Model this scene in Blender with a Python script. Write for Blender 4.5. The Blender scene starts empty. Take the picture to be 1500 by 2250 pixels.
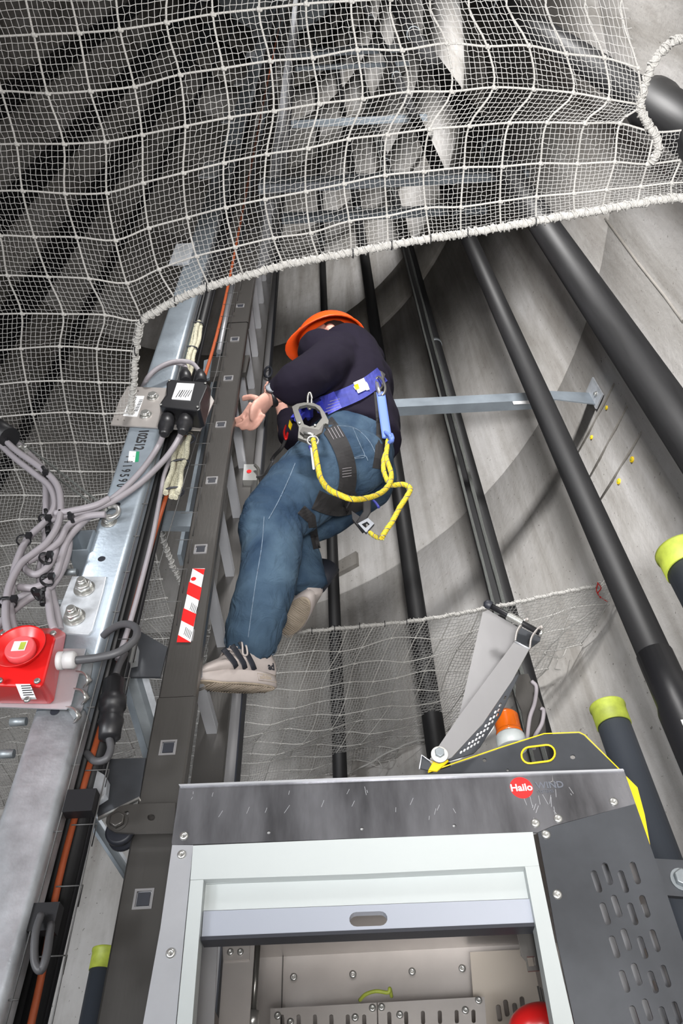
import bpy, bmesh, math, random
from mathutils import Vector, Matrix, noise
from mathutils.geometry import tessellate_polygon
from mathutils.bvhtree import BVHTree
random.seed(7)
SC = bpy.context.scene
COL = SC.collection
PI = math.pi

# ---------------------------------------------------------------- camera
F = 1600.0
cz = Vector((680 - 750, -(-260 - 1125), -F)).normalized()        # world up seen from the camera
cy = (Vector((0, 0, -1)) - cz * Vector((0, 0, -1)).dot(cz)).normalized()
cx = cy.cross(cz)
R3 = Matrix((cx, cy, cz))                                        # camera -> world
CAM = Vector((0, 0, 1.5))
cam = bpy.data.cameras.new('camera')
cam_o = bpy.data.objects.new('camera', cam); COL.objects.link(cam_o)
cam_o.matrix_world = Matrix.Translation(CAM) @ R3.to_4x4()
cam.sensor_fit = 'VERTICAL'; cam.sensor_height = 36; cam.lens = 36 * F / 2250; cam.clip_start = 0.02
SC.camera = cam_o
# ---------------------------------------------------------------- world, lamps, exposure
w = bpy.data.worlds.new('world'); SC.world = w; w.use_nodes = True
w.node_tree.nodes['Background'].inputs[0].default_value = (.5, .52, .56, 1)
w.node_tree.nodes['Background'].inputs[1].default_value = .1
def area(name, loc, target, sx, sy, power, color=(1, .985, .97), spread=180):
    l = bpy.data.lights.new(name, 'AREA'); l.shape = 'RECTANGLE'; l.size = sx; l.size_y = sy; l.energy = power; l.color = color; l.spread = math.radians(spread)
    o = bpy.data.objects.new(name, l); COL.objects.link(o); o.location = loc
    o.rotation_euler = (Vector(target) - Vector(loc)).to_track_quat('-Z', 'Y').to_euler()
    return o
area('wall_lamp', (.12, -.45, 1.3), (.95, 1.15, 3.9), .4, .25, 42, spread=100)
area('wall_lamp', (.10, -.50, 1.1), (-.05, 1.6, 2.3), .5, .25, 4, spread=125)  # weak unseen fill added for the front, no fitting of its own
area('tower_lamp', (.10, -.50, 4.4), (.80, 2.1, 3.6), .45, .3, 42, spread=100)
area('tower_lamp', (.2, -.3, 7.6), (.98, 2.0, 9.6), .5, .3, 44, spread=72)
area('tower_lamp', (.2, -.3, 12), (.98, 2.0, 17), .6, .4, 60, spread=66)
area('left_fill', (-1.15, -.75, 1.1), (-.6, 1.5, 1.7), .7, .4, 8, (.93, .96, 1), spread=110)  # unseen light added from the left for the siren and lower post
area('left_fill', (-2.0, -.45, 1.7), (-1.0, 3.2, 2.7), .6, .4, 20, (.95, .97, 1), spread=90)  # second unseen light, added to brighten the low left wall and post
SC.view_settings.view_transform = 'Standard'; SC.view_settings.look = 'None'
SC.view_settings.exposure = -0.08; SC.view_settings.gamma = 1
SC.view_settings.use_curve_mapping = False

# ---------------------------------------------------------------- helpers
def ray(px, py): return (R3 @ Vector((px - 750, -(py - 1125), -F))).normalized()
def Y(px, py, y): d = ray(px, py); return CAM + d * (y / d.y)
def Z(px, py, z): d = ray(px, py); return CAM + d * ((z - CAM.z) / d.z)
def proj(p):
    c = R3.transposed() @ (Vector(p) - CAM)
    return (750 + F * c.x / -c.z, 1125 - F * c.y / -c.z) if c.z < -1e-6 else (1e6, 1e6)
def AZ(a, d, z=0): a = math.radians(a); return Vector((d * math.sin(a), d * math.cos(a), z))

MATS = {}
def mat(name, col, rough=.5, metal=0., var=0., vscale=3., bump=0., bscale=60., stretch=(1, 1, 1), spec=.5, var2=0., alpha=None, trans=0.):
    if name in MATS: return MATS[name]
    m = bpy.data.materials.new(name); m.use_nodes = True; nt = m.node_tree; N = nt.nodes; L = nt.links
    b = N['Principled BSDF']; b.inputs['Roughness'].default_value = rough; b.inputs['Metallic'].default_value = metal
    b.inputs['Base Color'].default_value = (*col, 1); b.inputs['Specular IOR Level'].default_value = spec
    if trans: b.inputs['Transmission Weight'].default_value = trans
    tc = N.new('ShaderNodeTexCoord'); mp = N.new('ShaderNodeMapping'); mp.inputs['Scale'].default_value = stretch
    L.new(tc.outputs['Object'], mp.inputs['Vector'])
    if var:
        n = N.new('ShaderNodeTexNoise'); n.inputs['Scale'].default_value = vscale; n.inputs['Detail'].default_value = 6; n.inputs['Roughness'].default_value = .6
        L.new(mp.outputs[0], n.inputs['Vector'])
        r = N.new('ShaderNodeValToRGB'); e = r.color_ramp.elements
        e[0].position = .3; e[1].position = .7
        e[0].color = (*[c * (1 - var) for c in col], 1); e[1].color = (*[min(1, c * (1 + var)) for c in col], 1)
        L.new(n.outputs['Fac'], r.inputs['Fac']); L.new(r.outputs[0], b.inputs['Base Color'])
        if var2:
            q = N.new('ShaderNodeMapRange'); q.inputs['To Min'].default_value = max(.03, rough - var2); q.inputs['To Max'].default_value = min(1, rough + var2)
            L.new(n.outputs['Fac'], q.inputs['Value']); L.new(q.outputs[0], b.inputs['Roughness'])
    if bump:
        n = N.new('ShaderNodeTexNoise'); n.inputs['Scale'].default_value = bscale; n.inputs['Detail'].default_value = 5
        L.new(mp.outputs[0], n.inputs['Vector'])
        bp = N.new('ShaderNodeBump'); bp.inputs['Strength'].default_value = bump; bp.inputs['Distance'].default_value = .01
        L.new(n.outputs['Fac'], bp.inputs['Height']); L.new(bp.outputs[0], b.inputs['Normal'])
    MATS[name] = m; return m

def concrete(name, base, dark):
    m = mat(name, base, .8, spec=.25); nt = m.node_tree; N = nt.nodes; L = nt.links; b = N['Principled BSDF']
    tc = N.new('ShaderNodeTexCoord')
    def noi(scale, st, det=6, dist=0.):
        mp = N.new('ShaderNodeMapping'); mp.inputs['Scale'].default_value = st; L.new(tc.outputs['Object'], mp.inputs['Vector'])
        n = N.new('ShaderNodeTexNoise'); n.inputs['Scale'].default_value = scale; n.inputs['Detail'].default_value = det; n.inputs['Roughness'].default_value = .62; n.inputs['Distortion'].default_value = dist
        L.new(mp.outputs[0], n.inputs['Vector']); return n.outputs['Fac']
    def ramp(f, p0, p1, c0, c1):
        r = N.new('ShaderNodeValToRGB'); e = r.color_ramp.elements; e[0].position = p0; e[1].position = p1; e[0].color = (*c0, 1); e[1].color = (*c1, 1); L.new(f, r.inputs[0]); return r.outputs[0]
    def mul(a, c):
        x = N.new('ShaderNodeMix'); x.data_type = 'RGBA'; x.blend_type = 'MULTIPLY'; x.inputs[0].default_value = 1
        L.new(a, x.inputs[6]); L.new(c, x.inputs[7]); return x.outputs[2]
    a = ramp(noi(1.6, (1, 1, .55), 8, .4), .32, .68, dark, base)
    c = ramp(noi(3.2, (2.2, 2.2, .16), 7, .3), .36, .60, (.66, .645, .62), (1, 1, 1))
    d = ramp(noi(14, (1, 1, .6), 6), .25, .5, (.86, .85, .84), (1, 1, 1))
    e = ramp(noi(60, (1, 1, 1), 2), .27, .31, (.5, .49, .47), (1, 1, 1))
    L.new(mul(mul(mul(a, c), d), e), b.inputs['Base Color'])
    bp = N.new('ShaderNodeBump'); bp.inputs['Strength'].default_value = .25; bp.inputs['Distance'].default_value = .01
    L.new(noi(40, (1, 1, 1)), bp.inputs['Height']); L.new(bp.outputs[0], b.inputs['Normal'])
    return m

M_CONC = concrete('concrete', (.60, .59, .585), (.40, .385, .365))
M_CONC2 = concrete('dark_concrete', (.30, .285, .265), (.21, .20, .185))  # darker concrete tone, also used for the band ring and topmost rings
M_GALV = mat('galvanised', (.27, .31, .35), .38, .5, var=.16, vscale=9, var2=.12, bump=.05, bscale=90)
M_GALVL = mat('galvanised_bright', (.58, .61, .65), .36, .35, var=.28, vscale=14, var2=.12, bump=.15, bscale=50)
M_GALVD = mat('galvanised_dull', (.30, .33, .35), .5, .6, var=.15, vscale=9)
M_STEEL = mat('stainless_brushed', (.105, .10, .095), .30, .6, var=.10, vscale=5, stretch=(1, 1, .15), bump=.03, bscale=200)
M_ALU = mat('aluminium_extruded', (.30, .295, .30), .36, .5, var=.08, vscale=6, stretch=(1, 1, .2))
M_ALUB = mat('aluminium_bright', (.52, .53, .56), .34, .5, var=.08, vscale=6)
M_CAB = mat('scratched_aluminium', (.20, .20, .215), .26, .6, var=.65, vscale=4.5, var2=.12, bump=.04, bscale=30, stretch=(1.6, 1, .4))  # scratched metal; broad light and dark blotches paint reflections into the colour
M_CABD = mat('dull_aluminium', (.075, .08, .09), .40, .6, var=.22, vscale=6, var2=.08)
M_CABI = mat('cabin_inner_steel', (.47, .44, .42), .42, .6, var=.12, vscale=4)
M_WHITE = mat('light_grey_paint', (.42, .45, .45), .45, var=.03, vscale=3)
M_SILVER = mat('silver_slat', (.44, .47, .54), .32, .35)
M_RUBBER = mat('black_rubber', (.02, .022, .03), .5)
M_PIPE = mat('black_pipe', (.014, .014, .015), .50, var=.4, vscale=20, stretch=(1, 1, .1), var2=.08, spec=.35)
M_TUBE = mat('black_conduit', (.035, .042, .055), .6)
M_CAP = mat('yellow_green_cap', (.34, .40, .05), .55, var=.25, vscale=25)
M_BLACK = mat('black_plastic', (.012, .012, .014), .42, spec=.5)
M_CABLE = mat('grey_cable', (.27, .25, .27), .5)
M_CABLE2 = mat('dark_cable', (.07, .07, .075), .5)
M_ORANGE = mat('orange_cable', (.30, .060, .016), .5)
M_RED = mat('signal_red', (.62, .014, .014), .3)
M_YEL = mat('yellow_paint', (.80, .56, .01), .45)
M_PAPER = mat('label_white', (.72, .73, .74), .5)
M_INK = mat('ink', (.01, .01, .012), .6)
M_INKG = mat('faded_ink', (.13, .14, .165), .45, .3)
M_GREEN = mat('label_green', (.01, .22, .10), .5)
M_NET = mat('net_cord', (.44, .43, .41), .8, bump=.5, bscale=400)
M_NETT = mat('net_thread', (.36, .355, .345), .8)
M_ROPEY = mat('cream_rope', (.52, .50, .38), .9, var=.15, vscale=60, bump=.6, bscale=200)
M_ZINC = mat('zinc_bolt', (.62, .62, .60), .3, .85)
M_WIRE = mat('wire_rope', (.22, .23, .22), .45, .8, bump=.8, bscale=500)
M_AMBER = mat('amber_lens', (.62, .12, .005), .22, trans=.25)
M_BLUE = mat('blue_webbing', (.022, .028, .20), .75, var=.2, vscale=40)
M_BLUEL = mat('light_blue_webbing', (.10, .17, .52), .6)
M_WEB = mat('black_webbing', (.012, .011, .012), .8)
M_ROPE = mat('yellow_rope', (.62, .46, .02), .75, var=.25, vscale=90, bump=.6, bscale=300)
M_HOOK = mat('hook_metal', (.22, .215, .20), .28, .75)
M_JACKET = mat('navy_fabric', (.008, .006, .013), .92, spec=.15, bump=.3, bscale=12)
def denim():
    m = mat('denim', (.05, .09, .15), .9, spec=.15); nt = m.node_tree; N = nt.nodes; L = nt.links
    tc = N.new('ShaderNodeTexCoord')
    n = N.new('ShaderNodeTexNoise'); n.inputs['Scale'].default_value = 7; n.inputs['Detail'].default_value = 6; n.inputs['Distortion'].default_value = .5
    L.new(tc.outputs['Object'], n.inputs['Vector'])
    r = N.new('ShaderNodeValToRGB'); e = r.color_ramp.elements; e[0].position = .3; e[1].position = .72
    e[0].color = (.015, .032, .062, 1); e[1].color = (.060, .098, .140, 1); L.new(n.outputs[0], r.inputs[0]); L.new(r.outputs[0], N['Principled BSDF'].inputs['Base Color'])
    n2 = N.new('ShaderNodeTexNoise'); n2.inputs['Scale'].default_value = 500; L.new(tc.outputs['Object'], n2.inputs['Vector'])
    n3 = N.new('ShaderNodeTexNoise'); n3.inputs['Scale'].default_value = 14; n3.inputs['Detail'].default_value = 3; n3.inputs['Distortion'].default_value = 1.2; L.new(tc.outputs['Object'], n3.inputs['Vector'])
    a = N.new('ShaderNodeMath'); a.operation = 'MULTIPLY_ADD'; a.inputs[1].default_value = .05; L.new(n2.outputs[0], a.inputs[0]); L.new(n3.outputs[0], a.inputs[2])
    bp = N.new('ShaderNodeBump'); bp.inputs['Strength'].default_value = .6; bp.inputs['Distance'].default_value = .02; L.new(a.outputs[0], bp.inputs['Height']); L.new(bp.outputs[0], N['Principled BSDF'].inputs['Normal'])
    return m
M_DENIM = denim()
M_DENIML = mat('denim_hem', (.11, .15, .20), .9, var=.4, vscale=90)
M_SKIN = mat('skin', (.55, .30, .24), .55, var=.1, vscale=30)
M_HAIR = mat('hair', (.03, .02, .015), .7)
M_HELM = mat('orange_helmet', (.85, .085, .01), .35)
M_SHOE = mat('white_leather', (.44, .39, .37), .55, var=.08, vscale=20)
M_SOLE = mat('dirty_sole', (.36, .30, .23), .75, var=.2, vscale=40)
M_PINK = mat('worn_pink_rubber', (.55, .16, .15), .7)
M_NAVY = mat('navy_stripe', (.012, .014, .022), .6)

def obj(name, me, m, parent=None, smooth=False):
    o = bpy.data.objects.new(name, me); COL.objects.link(o)
    if m and len(me.materials) == 0: me.materials.append(m)
    if parent: o.parent = parent
    if smooth:
        for p in me.polygons: p.use_smooth = True
    return o
def tag(o, label=None, cat=None, group=None, kind=None):
    if label: o['label'] = label
    if cat: o['category'] = cat
    if group: o['group'] = group
    if kind: o['kind'] = kind
    return o
def thing(name, label, cat, group=None):
    o = bpy.data.objects.new(name, None); COL.objects.link(o); o.empty_display_size = .1
    return tag(o, label, cat, group)

class MB:
    def __init__(s): s.v = []; s.f = []; s.sm = []
    def add(s, vs, fs, sm=False):
        b = len(s.v); s.v += [Vector(v) for v in vs]; s.f += [[b + i for i in f] for f in fs]; s.sm += [sm] * len(fs); return s
    def box(s, lo, hi, M=None):
        x0, y0, z0 = lo; x1, y1, z1 = hi
        vs = [Vector(p) for p in ((x0, y0, z0), (x1, y0, z0), (x1, y1, z0), (x0, y1, z0), (x0, y0, z1), (x1, y0, z1), (x1, y1, z1), (x0, y1, z1))]
        if M: vs = [M @ v for v in vs]
        return s.add(vs, [(0, 3, 2, 1), (4, 5, 6, 7), (0, 1, 5, 4), (1, 2, 6, 5), (2, 3, 7, 6), (3, 0, 4, 7)])
    def rings(s, rs, cap=True, closed=False, sm=True):
        n = len(rs[0]); vs = [p for r in rs for p in r]; fs = []
        k = len(rs)
        for i in range(k if closed else k - 1):
            a = i * n; b = ((i + 1) % k) * n
            for j in range(n): fs.append((a + j, a + (j + 1) % n, b + (j + 1) % n, b + j))
        s.add(vs, fs, sm)
        if cap and not closed:
            b = len(s.v) - len(vs)
            s.f += [[b + j for j in reversed(range(n))], [b + (k - 1) * n + j for j in range(n)]]; s.sm += [False, False]
        return s
    def tube(s, pts, r, n=8, cap=True, closed=False, ref=None):
        pts = [Vector(p) for p in pts]; k = len(pts); rs = []
        prev = None
        for i, p in enumerate(pts):
            if closed: t = pts[(i + 1) % k] - pts[i - 1]
            else: t = pts[min(i + 1, k - 1)] - pts[max(i - 1, 0)]
            t.normalize()
            if prev is None:
                u = Vector(ref) if ref else (Vector((0, 0, 1)) if abs(t.z) < .9 else Vector((1, 0, 0)))
            else: u = prev
            u = (u - t * u.dot(t)).normalized(); prev = u; v = t.cross(u)
            rr = r[i] if isinstance(r, (list, tuple)) else r
            ra, rb = rr if isinstance(rr, tuple) else (rr, rr)
            rs.append([p + u * (ra * math.cos(2 * PI * j / n)) + v * (rb * math.sin(2 * PI * j / n)) for j in range(n)])
        return s.rings(rs, cap, closed)
    def cyl(s, a, b, r, n=16, r2=None): return s.tube([a, b], [r, r2 if r2 is not None else r], n)
    def lathe(s, c, axis, prof, n=24):     # prof: (distance along axis, radius)
        c = Vector(c); t = Vector(axis).normalized(); u = Vector((0, 0, 1)) if abs(t.z) < .9 else Vector((1, 0, 0))
        u = (u - t * u.dot(t)).normalized(); v = t.cross(u)
        return s.rings([[c + t * h + (u * math.cos(2 * PI * j / n) + v * math.sin(2 * PI * j / n)) * max(r, 1e-4) for j in range(n)] for h, r in prof])
    def ball(s, c, r, n=12):
        rr = (r, r, r) if not isinstance(r, tuple) else r; c = Vector(c)
        return s.rings([[c + Vector((rr[0] * math.sin(a) * math.cos(2 * PI * j / n), rr[1] * math.sin(a) * math.sin(2 * PI * j / n), rr[2] * math.cos(a))) for j in range(n)] for a in [PI * (.001 + .998 * i / n) for i in range(n + 1)]])
    def poly(s, outer, depth, holes=()):   # outer/holes: 3-D points on one plane, depth: extrusion vector
        loops = [[Vector(p) for p in outer]] + [[Vector(p) for p in h] for h in holes]
        tri = tessellate_polygon(loops); flat = [p for l in loops for p in l]; n = len(flat); d = Vector(depth)
        vs = flat + [p + d for p in flat]; fs = [tuple(t) for t in tri] + [tuple(i + n for i in reversed(t)) for t in tri]
        k = 0
        for l in loops:
            m = len(l)
            for i in range(m): fs.append((k + i, k + (i + 1) % m, n + k + (i + 1) % m, n + k + i))
            k += m
        return s.add(vs, fs)
    def mesh(s, name='mesh'):
        me = bpy.data.meshes.new(name); me.from_pydata([tuple(v) for v in s.v], [], s.f)
        me.polygons.foreach_set('use_smooth', s.sm); me.validate()
        bm = bmesh.new(); bm.from_mesh(me); bmesh.ops.recalc_face_normals(bm, faces=bm.faces); bm.to_mesh(me); bm.free()
        return me
    def build(s, name, m, parent=None): return obj(name, s.mesh(name), m, parent)

def bevel(o, w=.002, n=2):
    b = o.modifiers.new('bevel', 'BEVEL'); b.width = w; b.segments = n; b.limit_method = 'ANGLE'; return o
def text(s, m, parent, origin, xdir, ydir, size, name='lettering', align='LEFT', bold=0., fit=0.):
    cu = bpy.data.curves.new('text', 'FONT'); cu.body = s; cu.size = size; cu.align_x = align; cu.align_y = 'CENTER'; cu.extrude = .0004; cu.offset = bold; cu.resolution_u = 3
    to = bpy.data.objects.new('text', cu); COL.objects.link(to)
    dg = bpy.context.evaluated_depsgraph_get(); me = bpy.data.meshes.new_from_object(to.evaluated_get(dg)); bpy.data.objects.remove(to)
    if fit: me.transform(Matrix.Diagonal((fit / max(v.co.x for v in me.vertices), 1, 1, 1)))
    x = Vector(xdir).normalized(); y = Vector(ydir); y = (y - x * y.dot(x)).normalized(); z = x.cross(y)
    o = obj(name, me, m, parent); me.transform(Matrix.Translation(Vector(origin)) @ Matrix((x, y, z)).transposed().to_4x4()); return o
def spline(pts, n=6):
    P = [Vector(p) for p in pts]; out = []
    for i in range(len(P) - 1):
        a = P[i - 1] if i else P[0] * 2 - P[1]; b = P[i]; c = P[i + 1]; d = P[i + 2] if i + 2 < len(P) else P[-1] * 2 - P[-2]
        for k in range(n):
            t = k / n; out.append(.5 * ((2 * b) + (c - a) * t + (2 * a - 5 * b + 4 * c - d) * t * t + (3 * b - a - 3 * c + d) * t ** 3))
    out.append(P[-1]); return out
def slot_px(cx_, cy_, length, width, ang, n=5):     # obround outline in photo pixels
    a = math.radians(ang); ux, uy = math.cos(a), math.sin(a); r = width / 2; h = length / 2 - r; out = []
    for sgn, st in ((1, -90), (-1, 90)):
        for k in range(n + 1):
            t = math.radians(st + 180 * k / n); lx = sgn * h + r * math.cos(t); ly = r * math.sin(t)
            out.append((cx_ + ux * lx - uy * ly, cy_ + uy * lx + ux * ly))
    return out
def pl(pts, y): return [Y(p[0], p[1], y) for p in pts]
def plate(name, outer, y, th, m, parent=None, holes=()):
    return MB().poly(pl(outer, y), (0, th, 0), [pl(h, y) for h in holes]).build(name, m, parent)
def hexbolt(c, axis, r, h, m, parent, name='bolt', washer=True, stud=0.):
    mb = MB(); t = Vector(axis).normalized()
    if washer: mb.lathe(c, t, [(0, r * 1.5), (h * .2, r * 1.5)], 20)
    mb.lathe(Vector(c) + t * h * .2, t, [(0, r * 1.15), (h * .75, r * 1.15), (h * .85, r)], 6)
    if stud: mb.lathe(Vector(c) + t * h, t, [(0, r * .6), (stud, r * .6), (stud + .002, r * .5)], 14)
    return mb.build(name, m, parent)
NY = Vector((0, -1, 0))

# ---------------------------------------------------------------- the setting: round concrete tower
TC = Vector((-1.1, 1.25, 0)); TR = 2.25
def on_wall(az, inset=0., z=0.):
    a = math.radians(az); d = Vector((math.sin(a), math.cos(a), 0)); b = d.dot(-TC); c = TC.length_squared - (TR - inset) ** 2
    t = -b + math.sqrt(b * b - c); return d * t + Vector((0, 0, z))
def wpx(px, py, inset=0.):
    d = ray(px, py); az = math.degrees(math.atan2(d.x, d.y)); p = on_wall(az, inset); return CAM + d * (Vector((p.x, p.y)).length / math.hypot(d.x, d.y))
wall = bpy.data.objects.new('wall_round', None); COL.objects.link(wall); wall['kind'] = 'structure'
def ring_wall(z0, z1, m, r=TR, th=.12, seg=96):
    rs = []
    for i in range(seg):
        a = 2 * PI * i / seg; c, s_ = math.cos(a), math.sin(a)
        g = .006
        prof = [(r + .01, z0 + .002), (r, z0 + g), (r, z1 - g), (r + .01, z1 - .002), (r + th, z1 - .002), (r + th, z0 + .002)]
        rs.append([TC + Vector((c * q, s_ * q, z)) for q, z in prof])
    return MB().rings(rs, closed=True).build('concrete_ring', m, wall)
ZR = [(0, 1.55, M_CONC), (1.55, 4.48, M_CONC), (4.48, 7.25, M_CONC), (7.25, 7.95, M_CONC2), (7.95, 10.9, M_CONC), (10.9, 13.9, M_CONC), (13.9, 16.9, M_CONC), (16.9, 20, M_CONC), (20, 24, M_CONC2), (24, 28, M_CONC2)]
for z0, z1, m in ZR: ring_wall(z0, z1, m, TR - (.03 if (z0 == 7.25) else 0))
fl = MB().lathe(TC + Vector((0, 0, -.05)), (0, 0, 1), [(0, TR + .1), (.05, TR + .1)], 64).build('floor', M_CONC2); fl['kind'] = 'structure'
ce = MB().lathe(TC + Vector((0, 0, 28)), (0, 0, 1), [(0, TR + .12), (.1, TR + .12)], 64).build('ceiling', M_GALVD); ce['kind'] = 'structure'
# cast grooves in a block of the wall, with yellow plugs
def wall_strip(pts, wd, th, name, m, parent):
    P = [wpx(*p) for p in pts]; mb = MB(); mb.tube(P, [(th, wd)] * len(P), 6, ref=(1, 1, 0)); return mb.build(name, m, parent)
for a, b in (((1350, 843), (1270, 995)), ((1378, 893), (1295, 1050)), ((1410, 950), (1318, 1100))):
    wall_strip([a, ((a[0] + b[0]) / 2, (a[1] + b[1]) / 2), b], .006, .006, 'casting_ridge', M_CONC2, wall)
seam = wall_strip([(1330, 480), (1400, 575), (1460, 650), (1500, 705)], .006, .006, 'casting_seam', M_CONC2, wall)
for i, (p, lb) in enumerate((((1333, 896), 'yellow plug in the concrete nearest the footplate of the long bracket'), ((1300, 961), 'small yellow plug low beside the upper casting ridge'), ((1389, 1010), 'yellow plug in the concrete on the ridge nearest the thick pipe'), ((1360, 1058), 'lowest yellow plug in the concrete below the casting ridges'))):
    c = wpx(*p); n = Vector((TC.x - c.x, TC.y - c.y, 0)).normalized()
    r = .012 if i > 1 else .009
    t = thing('wall_plug', lb, 'plug', 'yellow plugs in the concrete wall')
    MB().lathe(c, n, [(-.005, r), (.004, r), (.006, r * .8)], 16).build('plug_rim', M_CAP if 0 else M_YEL, t)
    MB().lathe(c + n * .006, n, [(-.002, r * .4), (.002, r * .35)], 12).build('plug_core', M_CAP, t)
pd = MB(); c = wpx(748, 1250); n = Vector((TC.x - c.x, TC.y - c.y, 0)).normalized()
pts = [wpx(*p) for p in ((700, 1266), (787, 1217), (789, 1244), (700, 1290))]
pd.poly(pts, n * .03).build('anchor_block', M_CONC2, None)
tag(bpy.data.objects['anchor_block'], 'brown slanting block on the concrete behind the slim black pipe', 'block')

# ---------------------------------------------------------------- pipes on the wall
def vpipe(name, az, d, dia, z0, z1, label, m=M_PIPE, joints=(), group='vertical pipes and conduits along the tower wall'):
    t = thing(name, label, 'pipe', group); p = AZ(az, d)
    MB().cyl(p + Vector((0, 0, z0)), p + Vector((0, 0, z1)), dia / 2, 24).build('pipe_body', m, t)
    for z in joints: MB().lathe(p + Vector((0, 0, z)), (0, 0, 1), [(0, dia * .5), (.01, dia * .6), (.12, dia * .6), (.13, dia * .5)], 24).build('coupling', m, t)
    for z in (2.1, 5.6, 9.5, 13.4):
        if z0 < z < z1:
            wp = on_wall(az, .0, z); mb = MB(); q = p + Vector((0, 0, z)); dr = (wp - q).normalized(); sd = dr.cross(Vector((0, 0, 1)))
            mb.lathe(q - Vector((0, 0, .012)), (0, 0, 1), [(0, dia * .56), (.024, dia * .56)], 24)
            L_ = (wp - q).length; mb.poly([q + sd * .012, q - sd * .012, q - sd * .012 + dr * L_, q + sd * .012 + dr * L_], (0, 0, .012))
            mb.build('pipe_clip', M_GALVD, t)
    return t
vpipe('conduit_pipe', -1.25, 3.02, .066, .02, 27, 'slimmest black pipe, passing behind the orange helmet and the raised shoe')
vpipe('conduit_pipe', 7.2, 2.72, .090, .02, 27, 'black pipe that runs down just behind the yellow lanyard rope')
t3 = vpipe('conduit_pipe', 16.1, 2.3, .072, .02, 27, 'black pipe with a steel wire rope and teal cord running beside it')
vpipe('conduit_pipe', 27.1, 1.62, .080, 1.95, 27, 'black pipe crossing in front of the footed end of the long bracket')
vpipe('conduit_pipe', 38.9, 1.42, .115, .02, 27, 'thickest straight black pipe, between bracket footplate and casting seam')
p6 = vpipe('conduit_pipe', 61.3, 1.0, .088, 3.0, 27, 'black pipe near the gathered net end with a thicker lower sleeve')
MB().lathe(AZ(61.3, 1.0, 2.95), (0, 0, 1), [(0, .06), (.62, .06), (.66, .066), (.70, .066), (.72, .045)], 32).build('lower_sleeve', M_PIPE, p6)
p = AZ(27.1, 1.62); e = MB(); e.lathe(p + Vector((0, 0, 2.18)), (0, 0, 1), [(0, .043), (.02, .048), (.24, .048), (.26, .043), (.40, .043)], 24)
sl = e.build('pipe_sleeve', M_BLACK, None); tag(sl, 'black taped sleeve on the lower pipe end with a small white label', 'sleeve')
sl2 = MB().box((-.012, -.001, 0), (.012, .001, .07), Matrix.Translation(p + Vector((-.018, -.046, 2.3)))).build('sleeve_label', M_PAPER, sl)
def twisted(name, p0, p1, r, m, label, cat='wire rope'):
    o = MB(); n = 60; a = Vector(p0); b = Vector(p1)
    for s_ in range(3):
        o.tube([a.lerp(b, i / n) + Vector((math.cos(i * 1.1 + s_ * 2.09) * r * .5, math.sin(i * 1.1 + s_ * 2.09) * r * .5, 0)) for i in range(n + 1)], r * .62, 5)
    o = o.build(name, m); return tag(o, label, cat)
twisted('guide_rope', AZ(14.9, 2.05, 1.9), AZ(14.9, 2.05, 27), .006, M_WIRE, 'thin teal tinged wire rope to the side of the pipe by the yellow rope', 'wire rope')
twisted('hoist_rope', AZ(15.9, 2.15, 1.9), AZ(15.9, 2.15, 27), .008, M_WIRE, 'steel hoist wire rope running in front of the middle black pipe', 'wire rope')
MB().box((-.018, -.02, 0), (.018, .02, 25), Matrix.Translation(AZ(15.2, 2.2, 2.0))).build('guide_rail', M_PIPE, None)
tag(bpy.data.objects['guide_rail'], 'square black guide rail beside the middle pipe', 'rail')
# black upright stripes built from thin rods on the shaded side of the tower
for az, w_, lb in ((-37.8, .11, 'narrow black vertical stripe on the shaded wall nearest the post'), (-45, .24, 'broad black vertical stripe in the middle of the shaded wall'), (-53.5, .24, 'black vertical stripe on the shaded wall farther from the post'), (-64, .24, 'outermost black vertical stripe on the shaded wall')):
    t = thing('black_stripe', lb, 'cable', 'black stripes on the shaded wall'); q = on_wall(az, .06)
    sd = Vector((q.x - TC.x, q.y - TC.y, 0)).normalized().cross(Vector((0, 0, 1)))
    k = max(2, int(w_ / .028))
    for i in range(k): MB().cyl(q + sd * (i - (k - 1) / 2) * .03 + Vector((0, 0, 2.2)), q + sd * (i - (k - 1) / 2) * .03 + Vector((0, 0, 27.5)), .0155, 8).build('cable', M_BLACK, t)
# big conduit stubs with caps
for az, d, dia, zt, lb in ((21.95, 1.9, .088, 2.65, 'black conduit stub with yellow green cap just behind the cabin lift'), (32.9, 1.45, .104, 2.70, 'fat black conduit stub with yellow green rim near the pipe sleeve'), (-17.9, 2.75, .075, 2.39, 'black conduit stub with yellow cap seen between post and ladder')):
    t = thing('conduit_stub', lb, 'conduit', 'capped conduit stubs rising from the floor'); p = AZ(az, d)
    MB().cyl(p, p + Vector((0, 0, zt - .05)), dia / 2, 32).build('tube_body', M_TUBE, t)
    MB().lathe(p + Vector((0, 0, zt - .06)), (0, 0, 1), [(0, dia * .53), (.05, dia * .53), (.055, dia * .56), (.062, dia * .56), (.064, dia * .5)], 32).build('cap', M_CAP, t)

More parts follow.
